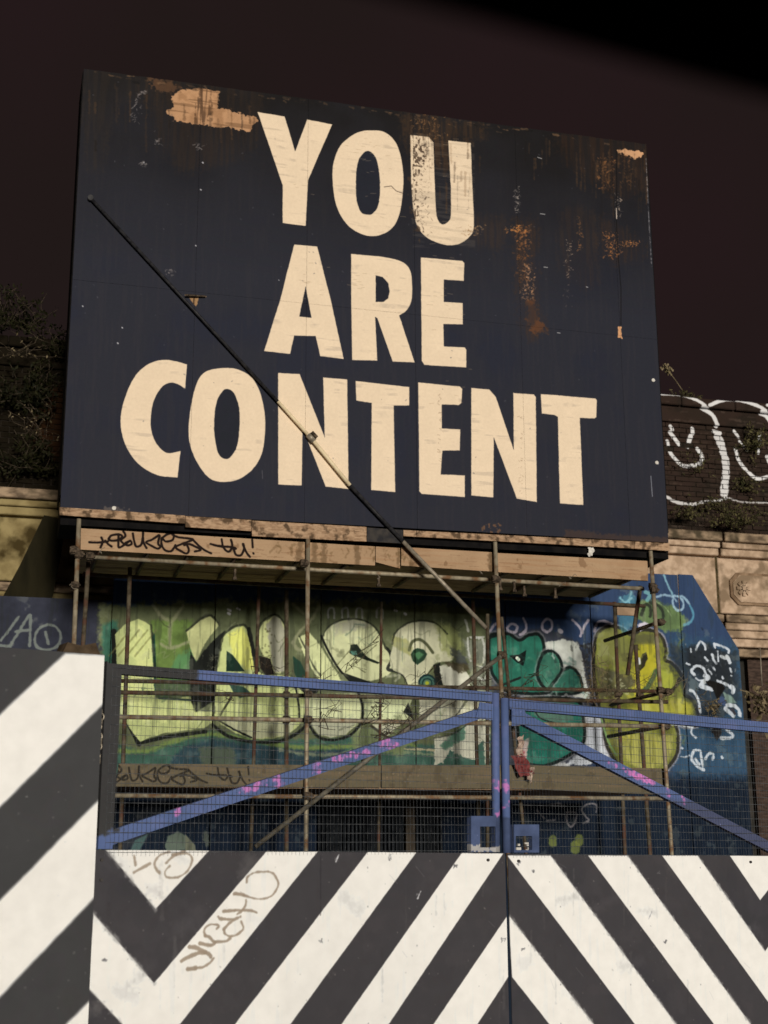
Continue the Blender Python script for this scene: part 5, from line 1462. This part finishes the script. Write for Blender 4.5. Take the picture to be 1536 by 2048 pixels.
# bare branches between scaffold and gate
def branches(name, label, roots, Y, n=3, r0=.006, m='twig', curl=.35, L=.12, steps=9, drop=0.0):
    t = thing(name, label, 'branches', H(*roots[0][0], Y))
    for (p0, p1) in roots:
        mb = MB()
        A, B = H(*p0, Y), H(*p1, Y)
        for k in range(n):
            p = A + Vector((random.gauss(0, .03), random.gauss(0, .05), random.gauss(0, .03)))
            for s_ in range(steps):
                tgt = A.lerp(B, (s_ + 1) / steps)
                q = tgt + Vector((random.gauss(0, .035), random.gauss(0, .05), random.gauss(0, .035))) * (1 + k * .6) * curl * 3
                mb.add(tube_v(p, q, r0 * (1 - .07 * s_), 4))
                if random.random() < .5:
                    e_ = q + Vector((random.gauss(0, .08), random.gauss(0, .05), random.gauss(0, .08)))
                    mb.add(tube_v(q, e_, r0 * .5, 4))
                p = q
        mb.build('branch', M[m], t)
    return t
branches('bare_branches', 'thin bare branches arching in front of the round lime letters', [((895, 1400), (870, 1335)), ((905, 1400), (800, 1450)), ((870, 1340), (800, 1360)), ((760, 1275), (665, 1350)), ((690, 1345), (740, 1300)), ((660, 1352), (560, 1350))], 14.2, 1, .004)
branches('bare_branches', 'tangle of pale bare twigs between the teal and yellow graffiti', [((1195, 1400), (1175, 1330)), ((1200, 1400), (1210, 1300)), ((1215, 1390), (1165, 1345)), ((1225, 1400), (1240, 1350)), ((1190, 1300), (1200, 1380)), ((1180, 1395), (1235, 1372))], 14.3, 2, .003, 'leaf_dry')
branches('bare_branches', 'knot of dark twigs below the ledger at the middle of the left gate leaf', [((745, 1470), (835, 1440)), ((780, 1480), (770, 1440)), ((800, 1475), (830, 1425)), ((640, 1432), (670, 1425)), ((745, 1438), (760, 1390))], 14.2, 2, .005)
branches('bare_branches', 'dark twigs rising over the blue gate joint in the centre', [((990, 1400), (1010, 1385)), ((1000, 1395), (1030, 1400)), ((1040, 1375), (1080, 1335)), ((945, 1395), (985, 1330))], 13.5, 2, .004)
branches('bare_branches', 'fine dark twigs crossing the tall grey letter left of the middle pole', [((500, 1345), (545, 1320)), ((510, 1350), (560, 1345)), ((450, 1400), (462, 1395))], 14.2, 1, .004)
branches('bare_branches', 'wiry dead stems hanging over the yellow graffiti letter', [((1310, 1345), (1270, 1395)), ((1270, 1345), (1260, 1385)), ((1400, 1380), (1425, 1425)), ((1330, 1400), (1362, 1368))], 14.3, 2, .003, 'leaf_dry')
leafy('dried_plant', 'withered pale leaves behind the far end of the right gate leaf', 'plant', H(1526, 1405, 15.5), (.12, .1, .3), 150, M['leaf_dry'], .06, 12, -.3)
leafy('dried_plant', 'small withered plant in front of the white scrawl above the right gate leaf', 'plant', H(1432, 1412, 15.5), (.07, .05, .14), 60, M['leaf_dry'], .03, 10, -.2)
tw = MB()
pp = [H(x, y, 15.5) for x, y in ((1480, 1380), (1496, 1384), (1510, 1392), (1518, 1402))]
for k in range(3):
    tw.add(tube_v(pp[k], pp[k + 1], .006, 5))
o = tw.build('arching_stem', M['leaf_dry']); tag(o, 'single arching dry stem beside the right end of the hoarding', 'plant')
o = tube('cable', H(1520, 1296, 17.3), H(1524, 1372, 17.3), .008, M['tube_pale'], None, 6); tag(o, 'thin grey cable hanging straight down the wall at the right edge', 'cable')

# ================================================================== dark slab added overhead for the black blurred upper right corner
ZR = EYE + .33
def hz(px, py):
    d = ray(px, py)
    return CAM + d * ((ZR - CAM.z) / d.z)
a, b = hz(760, -12), hz(1536, 196)
dr = (b - a).normalized()
inn = hz(1500, 10) - a
nn = inn - dr * inn.dot(dr); nn.normalize()
a2, b2 = a - dr * 2.2, b + dr * 2.0
sh = thing('overhead_slab', 'black slab edge added overhead, out of focus across the upper right corner', 'roof', Vector((b2.x, b2.y, 0)))
up_ = nn * .6 + Vector((0, 0, .6 * math.tan(SUN_EL)))
v = [a2, b2, b2 + up_, a2 + up_]
prism('dark_slab', v, Vector((0, 0, .02)), M['added_slab_black'], sh)
for q in (b2 + nn * .5 - dr * .1, a2 + nn * .5 + dr * .1):
    tube('post', (q.x, q.y, 0), (q.x, q.y, ZR - .001), .035, M['tube_navy'], sh)  # posts added along with the overhead slab

# ================================================================== families of alike things
FAM = {'ivy': 'dark ivy hanging over the left parapet', 'weed': 'weeds growing on the right parapet', 'moss_clump': 'mossy clumps along the right cornice',
       'bare_branches': 'bare branches between the scaffold and the gate', 'gate_leaf': 'pair of striped gate leaves', 'brick_parapet': 'brick parapets either side of the billboard',
       'dead_leaf_tuft': 'pale dead leaves in the left ivy', 'dried_plant': 'withered plants above the right gate leaf'}
for o in list(COL.objects):
    n = o.name.split('.')[0]
    if o.parent is None and n in FAM:
        o['group'] = FAM[n]
